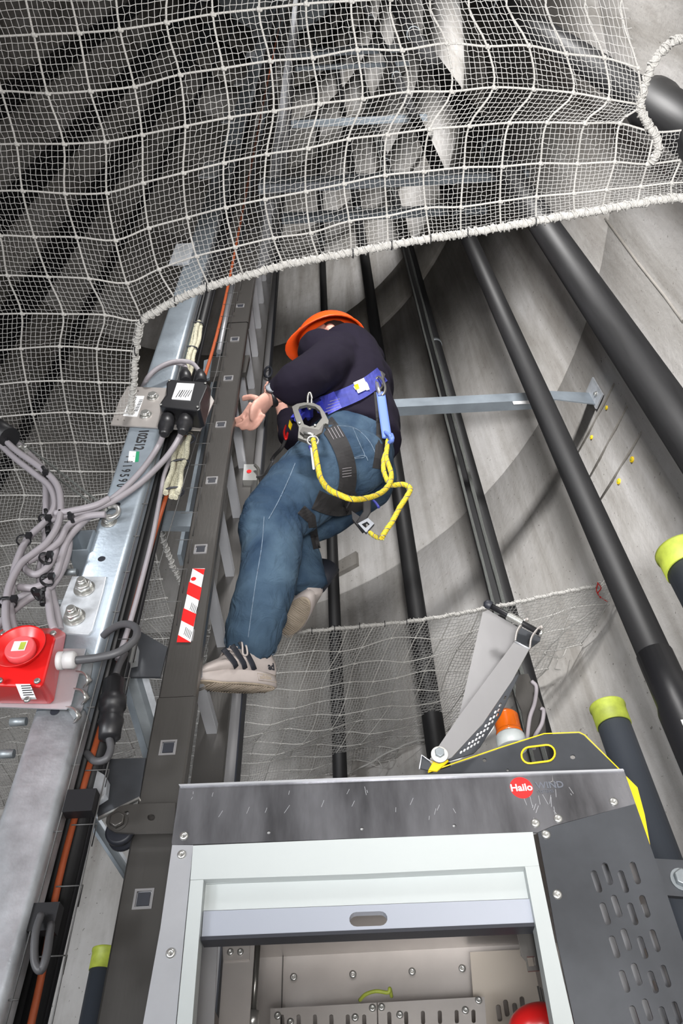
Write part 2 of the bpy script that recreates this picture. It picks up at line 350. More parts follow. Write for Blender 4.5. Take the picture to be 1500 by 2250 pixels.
# ---------------------------------------------------------------- traverse beams
def beam(x0, x1, y, z, h, label, foot=None):
    t = thing('traverse_beam', label, 'beam', 'galvanised traverse beams between ladder and wall')
    prof = [(0, 0), (.045, 0), (.045, .004), (.004, .004), (.004, h - .004), (.045, h - .004), (.045, h), (0, h)]
    mb = MB(); mb.poly([(x0, y + a, z + b) for a, b in prof], (x1 - x0, 0, 0)); mb.build('channel', M_GALV, t)
    if foot:
        a = Vector((x1 - .02, y - .004, z)); wp = on_wall(foot, .005); wq = Vector((wp.x, wp.y, z))
        MB().poly([a, wq + Vector((0, 0, -.01)), wq + Vector((0, 0, h + .02)), a + Vector((0, 0, h))], (.0, .005, 0)).build('bracket_arm', M_GALV, t)
        n = Vector((TC.x - wp.x, TC.y - wp.y, 0)).normalized(); sd = n.cross(Vector((0, 0, 1)))
        MB().poly([wq + sd * .012 + Vector((0, 0, -.03)), wq - sd * .06 + Vector((0, 0, -.03)), wq - sd * .06 + Vector((0, 0, .11)), wq + sd * .012 + Vector((0, 0, .11))], n * .007).build('foot_plate', M_GALVL, t)
        hexbolt(wq - sd * .03 + n * .007 + Vector((0, 0, .02)), n, .008, .008, M_ZINC, t)
    return t
b1 = beam(-.12, .92, 1.68, Y(900, 893, 1.68).z, .062, 'galvanised bracket beam behind the climber with footplate on the wall', 32.7)
MB().box((0, -.002, 0), (.075, .0, .022), Matrix.Translation(Y(1128, 889, 1.68))).build('beam_label', M_PAPER, b1)
def bx_(p0, p1, y): return Y(p0[0], p0[1], y), Y(p1[0], p1[1], y)
a_, b_ = bx_((620, 455), (1070, 452), 1.68)
beam(-.36, 1.10, 1.22, Y(900, 390, 1.22).z, .11, 'broad galvanised beam seen through the net, longest of them')
beam(a_.x, b_.x, 1.68, Y(850, 466, 1.68).z, .09, 'narrow galvanised beam seen through the net just below the longest one')
a_, b_ = bx_((600, 100), (1070, 100), 1.68); beam(a_.x, b_.x, 1.68, Y(850, 108, 1.68).z, .35, 'highest galvanised beam near the top of the ladder shaft')
a_, b_ = bx_((640, 258), (940, 258), 1.68); beam(a_.x, b_.x, 1.68, Y(800, 262, 1.68).z, .09, 'thin galvanised beam seen through the net between the two broad ones')
a_, b_ = bx_((650, 135), (900, 135), 1.68); beam(a_.x, b_.x, 1.68, Y(800, 140, 1.68).z, .10, 'second highest galvanised beam seen through the net')

# ---------------------------------------------------------------- ladder
lad = thing('ladder', 'tall stainless ladder seen edge on, warning sticker on its near stile', 'ladder')
X0 = AZ(-15.75, 1.35); LX, LY = X0.x, X0.y
stw, std = .078, .028
ZJ = [0.0, Y(375, 1540, LY).z, Y(540, 715, LY).z, 8, 11, 14, 17, 20, 24]
holes_z = [Y(x, y, LY).z for x, y in ((306, 1984), (352, 1667), (398, 1425), (435, 1236), (468, 1080), (495, 953), (517, 848), (535, 756), (549, 679))]
print('rungs', [round(z, 2) for z in holes_z])
RZ = [2.02 + .2775 * i for i in range(-6, 70)]
RZ = [holes_z[0] + (holes_z[-1] - holes_z[0]) / 8 * i for i in range(-6, 70)]
def stile(yc, sgn, name='stile'):
    for i in range(len(ZJ) - 1):
        a, b = ZJ[i], ZJ[i + 1] - .003; e = .002 if i % 2 == 0 else 0
        mb = MB(); x0, x1 = LX - stw / 2 - e, LX + stw / 2 + e; y0 = yc - std / 2 - e; y1 = yc + std / 2 + e
        hs = [z for z in RZ if a + .03 < z < b - .03]
        def rr(z, hw, hh, yy):
            out = []
            for cx_, cz_, st in ((hw - .006, hh - .006, 0), (-hw + .006, hh - .006, 90), (-hw + .006, -hh + .006, 180), (hw - .006, -hh + .006, 270)):
                for k in range(3): t = math.radians(st + 45 * k); out.append(Vector((LX + cx_ + .006 * math.cos(t), yy, z + cz_ + .006 * math.sin(t))))
            return out
        yf = y0 if sgn < 0 else y1
        mb.poly([(x0 + .004, yf, a), (x1 - .004, yf, a), (x1 - .004, yf, b), (x0 + .004, yf, b)], (0, .002 * -sgn, 0), [rr(z, .0135, .0135, yf) for z in hs])
        mb.box((x0, y0 + .004, a), (x0 + .002, y1 - .004, b)); mb.box((x1 - .002, y0 + .004, a), (x1, y1 - .004, b))
        for xs, s1 in ((x0, 1), (x1, -1)): mb.poly([(xs + s1 * .004, yf, a), (xs, yf - sgn * .004, a), (xs, yf - sgn * .004, b), (xs + s1 * .004, yf, b)], (s1 * .0015, -sgn * .001, 0))
        yb = y1 if sgn < 0 else y0
        mb.box((x0, min(yb, yb + sgn * .002), a), (x1, max(yb, yb + sgn * .002), b))
        mb.build(name, M_STEEL, lad)
stile(LY, -1); LY2 = LY + .38; stile(LY2, 1)
rung_me = None
for z in RZ:
    if z < .2 or z > 24: continue
    if rung_me is None:
        mb = MB(); mb.box((LX - .0135, LY - .012, -.0135), (LX + .0135, LY2 + .012, .0135))
        for k in range(6): mb.box((LX - .0115 + k * .0043, LY + .02, .0130), (LX - .0098 + k * .0043, LY2 - .02, .0150)); mb.box((LX + .0130, LY + .02, -.0115 + k * .0043), (LX + .0150, LY2 - .02, -.0098 + k * .0043))
        rung_me = mb.mesh('rung'); rung_me.materials.append(M_ALUB)
        mb = MB()
        o_ = [(-.0165, -.0165), (.0165, -.0165), (.0165, .0165), (-.0165, .0165)]; i_ = [(-.0125, -.0125), (.0125, -.0125), (.0125, .0125), (-.0125, .0125)]
        mb.poly([(LX + a, LY - std / 2 - .003, b) for a, b in o_], (0, .003, 0), [[(LX + a, LY - std / 2 - .003, b) for a, b in i_]]); fl_me = mb.mesh('rung_flare'); fl_me.materials.append(M_ALU)
        mb = MB(); mb.box((LX - .0105, LY - .016, -.0105), (LX + .0105, LY - .0135, .0105)); dk_me = mb.mesh('rung_socket'); dk_me.materials.append(M_RUBBER)
    for nm, me in (('rung', rung_me), ('rung_flare', fl_me), ('rung_socket', dk_me)):
        o = bpy.data.objects.new(nm, me); COL.objects.link(o); o.parent = lad; o.location = (0, 0, z)
# sticker
yst = LY - std / 2 - .0035
st = plate('warning_sticker', [(423, 1249), (450, 1249), (419, 1411), (388, 1411)], yst, .0006, M_PAPER, lad); st['label'] = 'white and red striped warning sticker on the stile'
for q in ([(423, 1249), (450, 1250), (447, 1263)], [(415, 1278), (443, 1291), (438, 1319), (410, 1305)], [(403, 1336), (431, 1349), (425, 1377), (398, 1363)], [(391, 1395), (419, 1411), (388, 1411)]):
    plate('sticker_stripe', q, yst - .0007, .0006, M_RED, st)
MB().lathe(Y(425, 1272, yst - .0007), NY, [(0, .0065), (.0004, .0065)], 16).build('sticker_emblem', M_RED, st)
for k in range(5):
    for (a, b) in (((417, 1330), (433, 1345)), ((404, 1384), (420, 1400))):
        x = a[0] + 3 * k + (0); q = Y(x + 5, a[1] - 6 + k * 2.4, yst - .0008)
        MB().box((-.0006, -.0004, -.022), (.0006, 0, 0), Matrix.Translation(q) @ Matrix.Rotation(math.radians(6), 4, 'Y')).build('sticker_text_line', M_INK, st)
# fall arrest rail on the far stile
rail = thing('fall_arrest_rail', 'aluminium fall arrest rail standing behind the far ladder stile', 'rail')
rp = AZ(-11.0, 0); ry = 1.86; rx = ry * math.tan(math.radians(-10.9))
mb = MB(); mb.poly([(rx - .028, ry - .01, 1.2), (rx + .028, ry - .01, 1.2), (rx + .028, ry + .03, 1.2), (rx + .018, ry + .03, 1.2), (rx + .018, ry, 1.2), (rx - .018, ry, 1.2), (rx - .018, ry + .03, 1.2), (rx - .028, ry + .03, 1.2)], (0, 0, 22)); mb.build('rail_profile', M_ALU, rail)
MB().box((rx + .03, ry - .02, 1.2), (rx + .034, ry + .05, 23)).build('rail_web', M_RUBBER, rail)
for z in (2.42, 3.3, 4.7, 6.1, 7.6):
    MB().tube([Vector((rx + .03 + .018 * math.cos(a), ry - .03, z + .05 * math.sin(a))) for a in [2 * PI * i / 16 for i in range(16)]], .006, 6, closed=True).build('rail_handle', M_RUBBER, rail)
# rail slider with red dot
sx = thing('rope_grab', 'small metal fall arrester with red dot clamped at the far ladder stile', 'fall arrester')
plate('grab_body', [(536, 1020), (562, 1020), (565, 1055), (533, 1055)], 1.64, .05, M_ZINC, sx)
MB().lathe(Y(547, 1036, 1.639), NY, [(0, .009), (.002, .009)], 16).build('grab_dot', M_RED, sx)
MB().tube(spline([Y(560, 1022, 1.62), Y(568, 1035, 1.62), Y(566, 1075, 1.62), Y(556, 1095, 1.62)]), .006, 8).build('grab_lever', M_HOOK, sx)
MB().tube(spline([Y(565, 1048, 1.62), Y(578, 1045, 1.58), Y(590, 1030, 1.5), Y(600, 1012, 1.46)]), .005, 8).build('grab_link', M_CABLE2, sx)

# ---------------------------------------------------------------- galvanised post and what it carries
PX = AZ(-25.4, 1.28); px_, py_ = PX.x, PX.y
post = thing('steel_post', 'galvanised steel post with black handwritten numbers near the junction box', 'post')
pw, pdp = .094, .06
def rrect(x0, x1, y0, y1, r, z, n=4):
    out = []
    for cx_, cy2, st_ in ((x1 - r, y1 - r, 0), (x0 + r, y1 - r, 90), (x0 + r, y0 + r, 180), (x1 - r, y0 + r, 270)):
        for k in range(n + 1): t = math.radians(st_ + 90 * k / n); out.append(Vector((cx_ + r * math.cos(t), cy2 + r * math.sin(t), z)))
    return out
YF = py_
zj = Y(120, 1560, YF).z
for a, b in ((0, zj), (zj + .004, 6.2), (6.204, 12), (12.004, 24)):
    MB().rings([rrect(px_ - pw / 2, px_ + pw / 2, YF, YF + pdp, .012, a), rrect(px_ - pw / 2, px_ + pw / 2, YF, YF + pdp, .012, b)]).build('post_section', M_GALVL if a == 0 else M_GALV, post)  # lowest section in lighter zinc, the lamp's brightness put into its colour
text('102542'.replace('4', '1'), M_INK, post, Y(316, 944, YF - .0006), (0, 0, -1), (1, 0, 0), .038, bold=.0010, fit=(Y(331, 945, YF) - Y(313, 990, YF)).length)
text('1 4 1 9 5 9 0', M_INK, post, Y(286, 1000, YF - .0006), (0, 0, -1), (1, 0, 0), .034, bold=.0003, fit=(Y(290, 1002, YF) - Y(267, 1072, YF)).length)
plate('post_label', [(284, 991), (299, 992), (296, 1015), (281, 1014)], YF - .001, .001, M_PAPER, post)
plate('post_label', [(299, 992), (306, 992), (304, 1014), (296, 1015)], YF - .001, .001, M_GREEN, post)
for c in ((257, 1109), (223, 1228), (120, 1563)):
    q = Y(c[0], c[1], YF - .0008); MB().lathe(q, NY, [(0, .0085), (.0005, .0085)], 18).build('bolt_hole', M_RUBBER, post)
sp = plate('splice_plate', [(158, 1266), (233, 1267), (226, 1300), (202, 1385), (194, 1394), (110, 1389), (125, 1350)], YF - .006, .006, M_GALVL, post); bevel(sp, .001)
for c in ((186, 1295), (164, 1358)): hexbolt(Y(c[0], c[1], YF - .006), NY, .0155, .02, M_ZINC, post, 'splice_bolt', stud=.012)
for c in ((163, 1256), (133, 1325), (52, 1585), (25, 1656)):
    q = Y(c[0] + 6, c[1], YF + .03); MB().cyl(q, q + Vector((-.03, 0, 0)), .008, 12).build('side_bolt', M_GALVD, post)
# square tube stub
stub = thing('square_tube', 'open square galvanised tube stub beside the post near the eye bolt', 'tube')
q0, q1 = Y(150, 1218, YF + .0), Y(192, 1172, YF + .0)
mb = MB(); A_ = [(q0.x, q0.z - .0), (q1.x + .02, q0.z), (q1.x + .02, q0.z + .07), (q0.x, q0.z + .07)]
t_ = .004; I_ = [(q0.x + t_, q0.z + t_), (q1.x + .02 - t_, q0.z + t_), (q1.x + .02 - t_, q0.z + .07 - t_), (q0.x + t_, q0.z + .07 - t_)]
mb.poly([(a, YF - .01, b) for a, b in A_], (0, .09, 0), [[(a, YF - .01, b) for a, b in I_]]); mb.build('tube_wall', M_GALV, stub)
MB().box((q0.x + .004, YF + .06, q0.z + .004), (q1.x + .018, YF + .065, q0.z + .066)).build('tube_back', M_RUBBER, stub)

# siren
sir = thing('siren', 'red square alarm siren with round horn on the post', 'siren')
SF = 1.03
bp_ = plate('mounting_plate', [(0, 1425), (188, 1425), (183, 1445), (156, 1548), (145, 1558), (-40, 1552), (-60, 1440)], YF - .018, .003, M_ALUB, sir)
base = [(0, 1462 + 88), (118, 1548), (152, 1405), (128, 1392), (2, 1392)]
def box_px(front, back, yf, yb):   # closed body between two traced outlines on two planes
    n = len(front); mb = MB(); a = pl(front, yf); b = pl(back, yb)
    mb.add(a + b, [tuple(range(n)), tuple(range(2 * n - 1, n - 1, -1))] + [(i, (i + 1) % n, n + (i + 1) % n, n + i) for i in range(n)]); return mb
sb = box_px([(8, 1398), (108, 1392), (122, 1402), (96, 1500), (88, 1510), (-18, 1506), (-26, 1495), (0, 1404)], [(8, 1380), (128, 1380), (146, 1392), (120, 1540), (110, 1548), (-40, 1546), (-50, 1536), (-6, 1390)], 1.055, YF - .019).build('siren_body', M_RED, sir); bevel(sb, .004)
hc = Y(50, 1436, 1.052)
MB().lathe(hc, NY, [(-.002, .030), (.022, .047), (.024, .0475), (.022, .0445), (.002, .026), (.0, .020)], 36).build('horn', M_RED, sir)
MB().lathe(hc, NY, [(0, .027), (.017, .027), (.020, .0245)], 32).build('horn_plug', mat('faded_red', (.62, .10, .11), .4), sir)
q = hc + NY * .0206
MB().box((-.012, -.0006, -.010), (.013, 0, .012), Matrix.Translation(q)).build('horn_sticker', M_PAPER, sir)
MB().box((.001, -.0012, -.008), (.011, 0, .009), Matrix.Translation(q)).build('sticker_field', M_CAP, sir)
lp = plate('rating_label', [(34, 1503), (66, 1503), (78, 1532), (46, 1533)], 1.048, .006, M_PAPER, sir)
for k in range(5): MB().box((-.008, -.0008, 0), (.010 - .002 * (k % 2), 0, .0016), Matrix.Translation(Y(56 + k * 1.3, 1508 + 5 * k, 1.0475))).build('label_line', M_INK, sir)
for c in ((82, 1497), (60, 1538), (0, 1496), (8, 1393), (117, 1392)): MB().lathe(Y(c[0], c[1], 1.046), NY, [(0, .006), (.003, .0055), (.004, .004)], 12).build('screw', M_ZINC, sir)
g0 = Y(128, 1452, 1.06); g1 = Y(168, 1450, 1.06)
gd = (g1 - g0).normalized(); L_ = (g1 - g0).length
MB().lathe(g0, gd, [(0, .017), (L_ * .3, .017), (L_ * .3, .013), (L_ * .38, .013)], 20).build('gland_base', mat('gland_grey', (.50, .49, .49), .5), sir)
MB().lathe(g0 + gd * L_ * .36, gd, [(0, .017), (L_ * .5, .017), (L_ * .62, .013), (L_ * .64, .008)], 8).build('gland_nut', MATS['gland_grey'], sir)
tag(MB().tube(spline([Y(165, 1451, 1.06), Y(215, 1445, 1.05), Y(262, 1432, 1.05), Y(296, 1405, 1.06), Y(299, 1380, 1.08), Y(275, 1371, 1.10), Y(248, 1380, 1.13), Y(222, 1402, 1.17), Y(205, 1430, 1.2)], 8), .0075, 10).build('siren_cable', M_CABLE2), 'dark grey cable looping out of the siren gland', 'cable')
clp = thing('beam_clamp', 'zinc clamp plate with bent tongues beside the siren', 'clamp')
plate('clamp_plate', [(190, 1432), (206, 1445), (196, 1500), (180, 1560), (162, 1582), (150, 1560), (168, 1500)], YF - .008, .004, M_GALVD, clp)
for k, c in enumerate(((187, 1492), (182, 1530), (165, 1570))):
    P = spline([Y(c[0] - 14, c[1] - 14, YF - .012), Y(c[0] + 2, c[1] - 10, YF - .03), Y(c[0] + 9, c[1] + 4, YF - .03), Y(c[0] + 2, c[1] + 14, YF - .014)])
    MB().tube(P, [(.008, .0025)] * len(P), 8, ref=(0, 1, .3)).build('clamp_tongue', M_ZINC, clp)

# junction box on its plate
jb = thing('junction_box', 'black junction box with cable glands on a steel plate across the post', 'junction box')
JY = YF - .012
jp = plate('mounting_plate', [(280, 849), (456, 856), (470, 880), (440, 945), (243, 933), (262, 880)], JY, .004, M_CABI, jb, holes=[slot_px(290, 858, 4, 3.9, 0, 3), slot_px(303, 859, 4, 3.9, 0, 3), slot_px(259, 922, 4, 3.9, 0, 3), slot_px(273, 923, 4, 3.9, 0, 3)])
plate('plate_label', [(288, 869), (317, 870), (301, 915), (270, 913)], JY - .001, .001, M_PAPER, jb)
for k in range(11):
    t = k / 10; a = (298 - 16 * t, 874 + 34 * t)
    MB().box((-.008, -.0006, -.0012 - .0008 * (k % 3)), (.004, 0, .0012), Matrix.Translation(Y(a[0] - 1, a[1], JY - .0012))).build('barcode_bar', M_INK, jb)
    if k < 8: MB().box((-.001, -.0006, -.0012), (.009, 0, .0012 + .0007 * (k % 2)), Matrix.Translation(Y(a[0] + 9, a[1] + 5, JY - .0012))).build('barcode_bar', M_INK, jb)
for c in ((336, 872), (320, 912)): hexbolt(Y(c[0], c[1], JY), NY, .012, .012, M_ZINC, jb, 'hex_bolt')
bf = 1.17 - .012
bx = box_px([(372, 834), (452, 840), (455, 850), (440, 885), (440, 898), (434, 903), (352, 893), (350, 888), (366, 868), (366, 842)], [(372, 842), (458, 846), (464, 856), (462, 890), (450, 938), (440, 942), (362, 930), (352, 905), (364, 868), (366, 850)], JY - .075, JY - .001).build('box_body', M_BLACK, jb); bevel(bx, .003)
plate('box_label', [(389, 841), (427, 843), (418, 879), (377, 876)], JY - .077, .002, M_PAPER, jb)
for k in range(6): MB().box((-.0015, -.0006, -.024 + .004 * (k % 2)), (.0015 if k == 1 else .0004, 0, .014), Matrix.Translation(Y(393 + 5 * k, 863, JY - .0775)) @ Matrix.Rotation(math.radians(12), 4, 'Y')).build('label_line', M_INK, jb)
for c in ((353, 889), (434, 894), (372, 836), (451, 842)): MB().lathe(Y(c[0], c[1], JY - .077), NY, [(0, .004), (.002, .003)], 10).build('lid_screw', M_ZINC, jb)
for a, b in (((372, 905), (360, 955)), ((412, 908), (401, 950))):
    p0, p1 = Y(a[0], a[1], JY - .045), Y(b[0], b[1], JY - .05); d = (p1 - p0); L_ = d.length
    MB().lathe(p0, d, [(0, .016), (L_ * .3, .017), (L_ * .32, .021), (L_ * .7, .021), (L_ * .72, .016), (L_ * .95, .014), (L_, .008)], 14).build('cable_gland', M_BLACK, jb)
for a, b in (((408, 840), (406, 812)), ((441, 843), (440, 816))):
    p0, p1 = Y(a[0], a[1], JY - .03), Y(b[0], b[1], JY - .03); d = (p1 - p0); L_ = d.length
    MB().lathe(p0, d, [(0, .018), (L_ * .6, .018), (L_ * .8, .013), (L_, .010)], 14).build('cable_gland', M_BLACK, jb)

CABS = []
def cable(pts, r, m, label, ys, name='signal_cable', group=None):
    if not isinstance(ys, (list, tuple)): ys = [ys] * len(pts)
    o = MB().tube(spline([Y(a, b, y) for (a, b), y in zip(pts, ys)], 8), r, 10).build(name, m)
    return tag(o, label, 'cable', group)
cable([(312, 853), (322, 835), (345, 812), (380, 798), (405, 803), (408, 818)], .007, M_CABLE, 'grey cable arching from behind the plate into the box, inner of the two', [1.19, 1.13, 1.11, 1.11, 1.12, JY - .03])
cable([(314, 855), (324, 830), (350, 807), (385, 794), (420, 797), (440, 818)], .007, M_CABLE, 'grey cable arching over the junction box with a white marker, outer of the two', [1.19, 1.12, 1.10, 1.10, 1.11, JY - .03])
cable([(360, 953), (345, 985), (310, 1035), (260, 1085), (218, 1112), (165, 1124), (120, 1135)], .0078, M_CABLE, 'grey cable from the outer lower gland crossing the post', [1.11, 1.12, 1.12, 1.13, 1.13, 1.12, 1.12])
cable([(401, 948), (380, 985), (350, 1022), (300, 1068), (240, 1105), (180, 1125), (110, 1142)], .0078, M_CABLE, 'grey cable from the inner lower gland crossing the post', [1.11, 1.11, 1.12, 1.11, 1.11, 1.11, 1.11])
GL = 'grey signal cables looping beside the post'
C_ = [([(-20, 935), (30, 985), (85, 1025), (122, 1060), (133, 1100), (128, 1150), (105, 1190), (75, 1215), (45, 1240), (20, 1290), (12, 1350), (20, 1400)], 'grey cable making the outermost long bend down to the siren'),
      ([(-20, 955), (25, 1000), (75, 1040), (110, 1070), (120, 1110), (100, 1145), (60, 1185), (35, 1240), (24, 1300), (24, 1350), (36, 1400)], 'grey cable hugging the outermost bend down to the siren'),
      ([(-10, 920), (40, 975), (95, 1030), (115, 1075), (124, 1140), (124, 1200), (110, 1240), (80, 1262), (55, 1250), (48, 1225)], 'grey cable curling into the open loop in front of the net'),
      ([(100, 1045), (101, 1100), (99, 1180), (98, 1260), (105, 1310), (112, 1360), (120, 1385)], 'grey cable hanging straight down beside the tie strap'),
      ([(108, 1045), (110, 1100), (107, 1180), (108, 1260), (116, 1310), (126, 1350), (132, 1385)], 'second straight hanging grey cable, nearer the splice plate'),
      ([(120, 1128), (160, 1122), (210, 1110), (240, 1095)], 'short grey cable bridging from the loops to the eye bolt'),
      ([(232, 1130), (190, 1135), (150, 1155), (130, 1190), (95, 1215), (60, 1235)], 'grey cable sagging from the eye bolt to the big loop'),
      ([(205, 1128), (180, 1150), (150, 1185), (135, 1225), (120, 1265), (80, 1290), (40, 1290)], 'grey cable passing under the loops towards the net'),
      ([(150, 1170), (152, 1200), (142, 1240), (120, 1280), (95, 1300), (60, 1318), (25, 1345), (-10, 1380)], 'lowest grey cable running out beside the siren'),
      ([(-10, 1330), (30, 1318), (70, 1300), (88, 1285), (86, 1255), (92, 1230)], 'grey cable hooking up behind the tie strap')]
for i, (P, lb) in enumerate(C_): cable(P, (.0082), M_CABLE, lb, 1.10 + .012 * (i % 5), group=GL)
tieN = 0
TL = ['at the split below the entering cable bundle', 'on the crossing cables right beside the tie strap top', 'round the outermost pair of bending cables, halfway down', 'round the straight hanging cables, upper of two', 'round the straight hanging cables, lower of two', 'on the short bridge of cables towards the eye bolt', 'round the outermost pair just above the siren', 'on the lowest thin cable loop in front of the net', 'on the wire rope and cables nearest the black sleeve']
for (c, ang, wd) in (((99, 1078 - 40), 60, .030), ((98, 1143), 20, .024), ((52, 1188), -15, .024), ((100, 1227), 0, .022), ((103, 1275), 0, .022), ((156, 1138), 60, .018), ((16, 1325), 0, .03), ((80, 1305), 40, .02), ((10, 965), 50, .03)):
    q = Y(c[0], c[1], 1.10); mb = MB(); a = math.radians(ang); u = Vector((math.cos(a), 0, -math.sin(a)))
    pts_ = [q + u * (wd * .62 * math.cos(t)) + Vector((0, .016 * math.sin(t), 0)) for t in [2 * PI * i / 14 for i in range(14)]]
    mb.tube(pts_, [(.0045, .0016)] * 14, 6, closed=True, ref=(u.z, 0, -u.x)); mb.box((-.006, -.005, -.006), (.006, .005, .006), Matrix.Translation(q + u * wd * .6 + Vector((0, -.012, 0))))
    tag(mb.build('cable_tie', M_BLACK), 'black cable tie ' + TL[tieN] , 'cable tie'); tieN += 1 #, 'black ties round the grey cables')
st_ = MB(); P = [Y(100 + 6 * math.sin(i * .3), 1120 + 13 * i, 1.13) for i in range(17)]
for i in range(16): st_.cyl(P[i], P[i + 1], .0065 if i % 2 else .005, 8)
tag(st_.build('ribbed_strap', M_BLACK), 'ribbed black tie strap hanging among the grey cables', 'strap')
# sleeve of the bundle at the frame edge
tag(MB().tube([Y(-30, 925, 1.09), Y(22, 962, 1.09)], .028, 14).build('bundle_sleeve', M_BLACK), 'black sleeve gathering the grey cables where they enter', 'sleeve')
# eye bolt and wire rope
eb = thing('eye_bolt', 'steel eye bolt on the post holding a wire rope', 'eye bolt')
ec = Y(243, 1127, YF - .03)
MB().tube([ec + Vector((.018 * math.cos(a), -.004 * math.sin(a), .018 * math.sin(a) + .004)) for a in [2 * PI * i / 20 for i in range(20)]], .0062, 8, closed=True).build('eye_ring', M_ZINC, eb)
hexbolt(Y(240, 1148, YF), NY, .013, .016, M_ZINC, eb, 'eye_nut')
MB().cyl(Y(240, 1148, YF), ec + Vector((0, .0, -.016)), .007, 12).build('eye_shank', M_ZINC, eb)
for a, b, lb in (((-10, 928), (236, 1118), 'upper strand of wire rope running from the eye bolt to the frame edge'), ((40, 985), (230, 1128), 'lower strand of wire rope clipped back from the eye bolt')):
    o = twisted('stay_rope', Y(a[0], a[1], 1.12), Y(b[0], b[1], YF - .034), .0035, M_WIRE, lb, 'wire rope')
wc = thing('rope_clamp', 'small steel rope clamp on the wire rope stay', 'clamp'); q = Y(52, 987, 1.11)
MB().box((-.014, -.006, -.006), (.014, .006, .006), Matrix.Translation(q) @ Matrix.Rotation(.7, 4, 'Y')).build('clamp_saddle', M_ZINC, wc)
for s_ in (-.008, .008): hexbolt(q + Vector((s_, -.006, 0)), NY, .005, .006, M_ZINC, wc, 'clamp_nut', washer=False)

# ---------------------------------------------------------------- cable tray beside the post
tray = thing('cable_tray', 'black cable tray full of cables running beside the post', 'cable tray')
ty = 1.24
def azline(az, y, z): return Vector((y * math.tan(math.radians(az)), y, z))
def vbox(az0, az1, y, th, z0, z1, name, m, par):
    a = y * math.tan(math.radians(az0)); b = y * math.tan(math.radians(az1)); return MB().box((a, y, z0), (b, y + th, z1)).build(name, m, par)
vbox(-23.6, -20.6, 1.30, .004, 1.2, 14, 'tray_back', M_RUBBER, tray)
vbox(-23.7, -23.5, 1.20, .10, 1.2, 14, 'tray_side', M_GALVD, tray)
for az, r, y, m in ((-23.0, .011, 1.27, M_BLACK), (-22.3, .012, 1.265, M_PIPE), (-21.5, .016, 1.26, M_PIPE), (-20.9, .009, 1.275, M_BLACK)):
    MB().cyl(azline(az, y, 1.2), azline(az, y, 14), r, 14).build('power_cable', m, tray)
OZ = [(1.2, -21.4), (1.81, -21.5), (2.02, -22.0), (2.2, -21.9), (2.4, -21.6), (2.8, -21.2), (3.3, -20.2), (4.1, -18.7), (6, -18.9), (8, -19.2), (12, -19.2)]
oc = MB().tube(spline([azline(a, 1.22, z) for z, a in OZ], 6), .0058, 10).build('orange_cable', M_ORANGE, tray)
P = [azline(-19.9 + .6 * math.sin(z * 1.7 + 1), 1.22, z) for z in [1.5 + .25 * i for i in range(7)]]
MB().tube(spline([Y(402, 960, 1.2), Y(365, 1030, 1.2), Y(352, 1090, 1.2), Y(335, 1180, 1.2), Y(310, 1280, 1.2), Y(285, 1370, 1.2), Y(258, 1450, 1.21)]), .006, 10).build('data_cable', M_CABLE, tray)
# basket wires
M_BW = mat('dark_wire', (.10, .10, .10), .5, .3)
MB().tube([azline(-20.0, 1.19, 1.4), azline(-20.5, 1.19, 2.1), azline(-20.4, 1.19, 2.5), azline(-17.8, 1.19, 3.6), azline(-16.2, 1.19, 7)], .0014, 6).build('basket_wire', M_BW, tray)
MB().cyl(azline(-23.0, 1.17, 1.4), azline(-23.0, 1.17, 7), .0014, 6).build('basket_wire', M_BW, tray)
for i in range(56):
    z = 1.5 + .1 * i
    a_ = -20.3 if z < 2.6 else max(-17.0, -20.3 + (z - 2.6) * 2.2)
    MB().tube([azline(a_, 1.27, z), azline(a_, 1.19, z), azline(a_ - 1.8, 1.19, z)], .0012, 5).build('basket_rung', M_BW, tray)
for i in range(18):
    z = 1.6 + .12 * i
    MB().cyl(azline(-23.5, 1.17, z), azline(-22.6, 1.17, z), .0013, 5).build('basket_rung', M_BW, tray)
for a, b, lb, k in (((432, 712), (398, 838), 'cream fibre rope coil bundled beside the post above the junction box', 5), ((408, 960), (378, 1090), 'cream fibre rope tail hanging below the junction box', 4)):
    t = thing('fibre_rope', lb, 'rope'); p0, p1 = Y(a[0], a[1], 1.21), Y(b[0], b[1], 1.21)
    for i in range(k):
        o_ = [p0.lerp(p1, s / 14) + Vector((.010 * (i - (k - 1) / 2) + .003 * math.sin(s * .9 + i), -.01 * math.cos(i * 2), 0)) for s in range(15)]
        MB().tube(o_, .0075, 8).build('rope_strand', M_ROPEY, t)
    for s in (.05, .5, .95): c = p0.lerp(p1, s); MB().tube([c + Vector((.028 * math.cos(q), .018 * math.sin(q), .006 * math.cos(q))) for q in [2 * PI * i / 14 for i in range(14)]], .003, 6, closed=True).build('lashing', M_RUBBER, t)
cn = thing('cable_connector', 'chunky black inline cable connector hanging beside the ladder bracket', 'connector')
p0, p1 = Y(253, 1485, 1.18), Y(240, 1625, 1.18); d = p1 - p0; L_ = d.length
MB().lathe(p0, d, [(0, .010), (L_ * .08, .016), (L_ * .1, .022), (L_ * .35, .022), (L_ * .37, .026), (L_ * .52, .026), (L_ * .54, .022), (L_ * .7, .022), (L_ * .72, .024), (L_ * .82, .021), (L_ * .97, .020), (L_, .010)], 16).build('connector_body', M_BLACK, cn)
cable([(240, 1622), (243, 1645), (232, 1668), (208, 1672), (190, 1655)], .007, M_CABLE2, 'grey cable hooking out of the inline connector end', [1.18, 1.18, 1.18, 1.19, 1.22])
MB().tube(spline([Y(253, 1487, 1.18), Y(262, 1460, 1.2), Y(275, 1435, 1.22)]), .007, 10).build('connector_cable', M_CABLE2, cn)
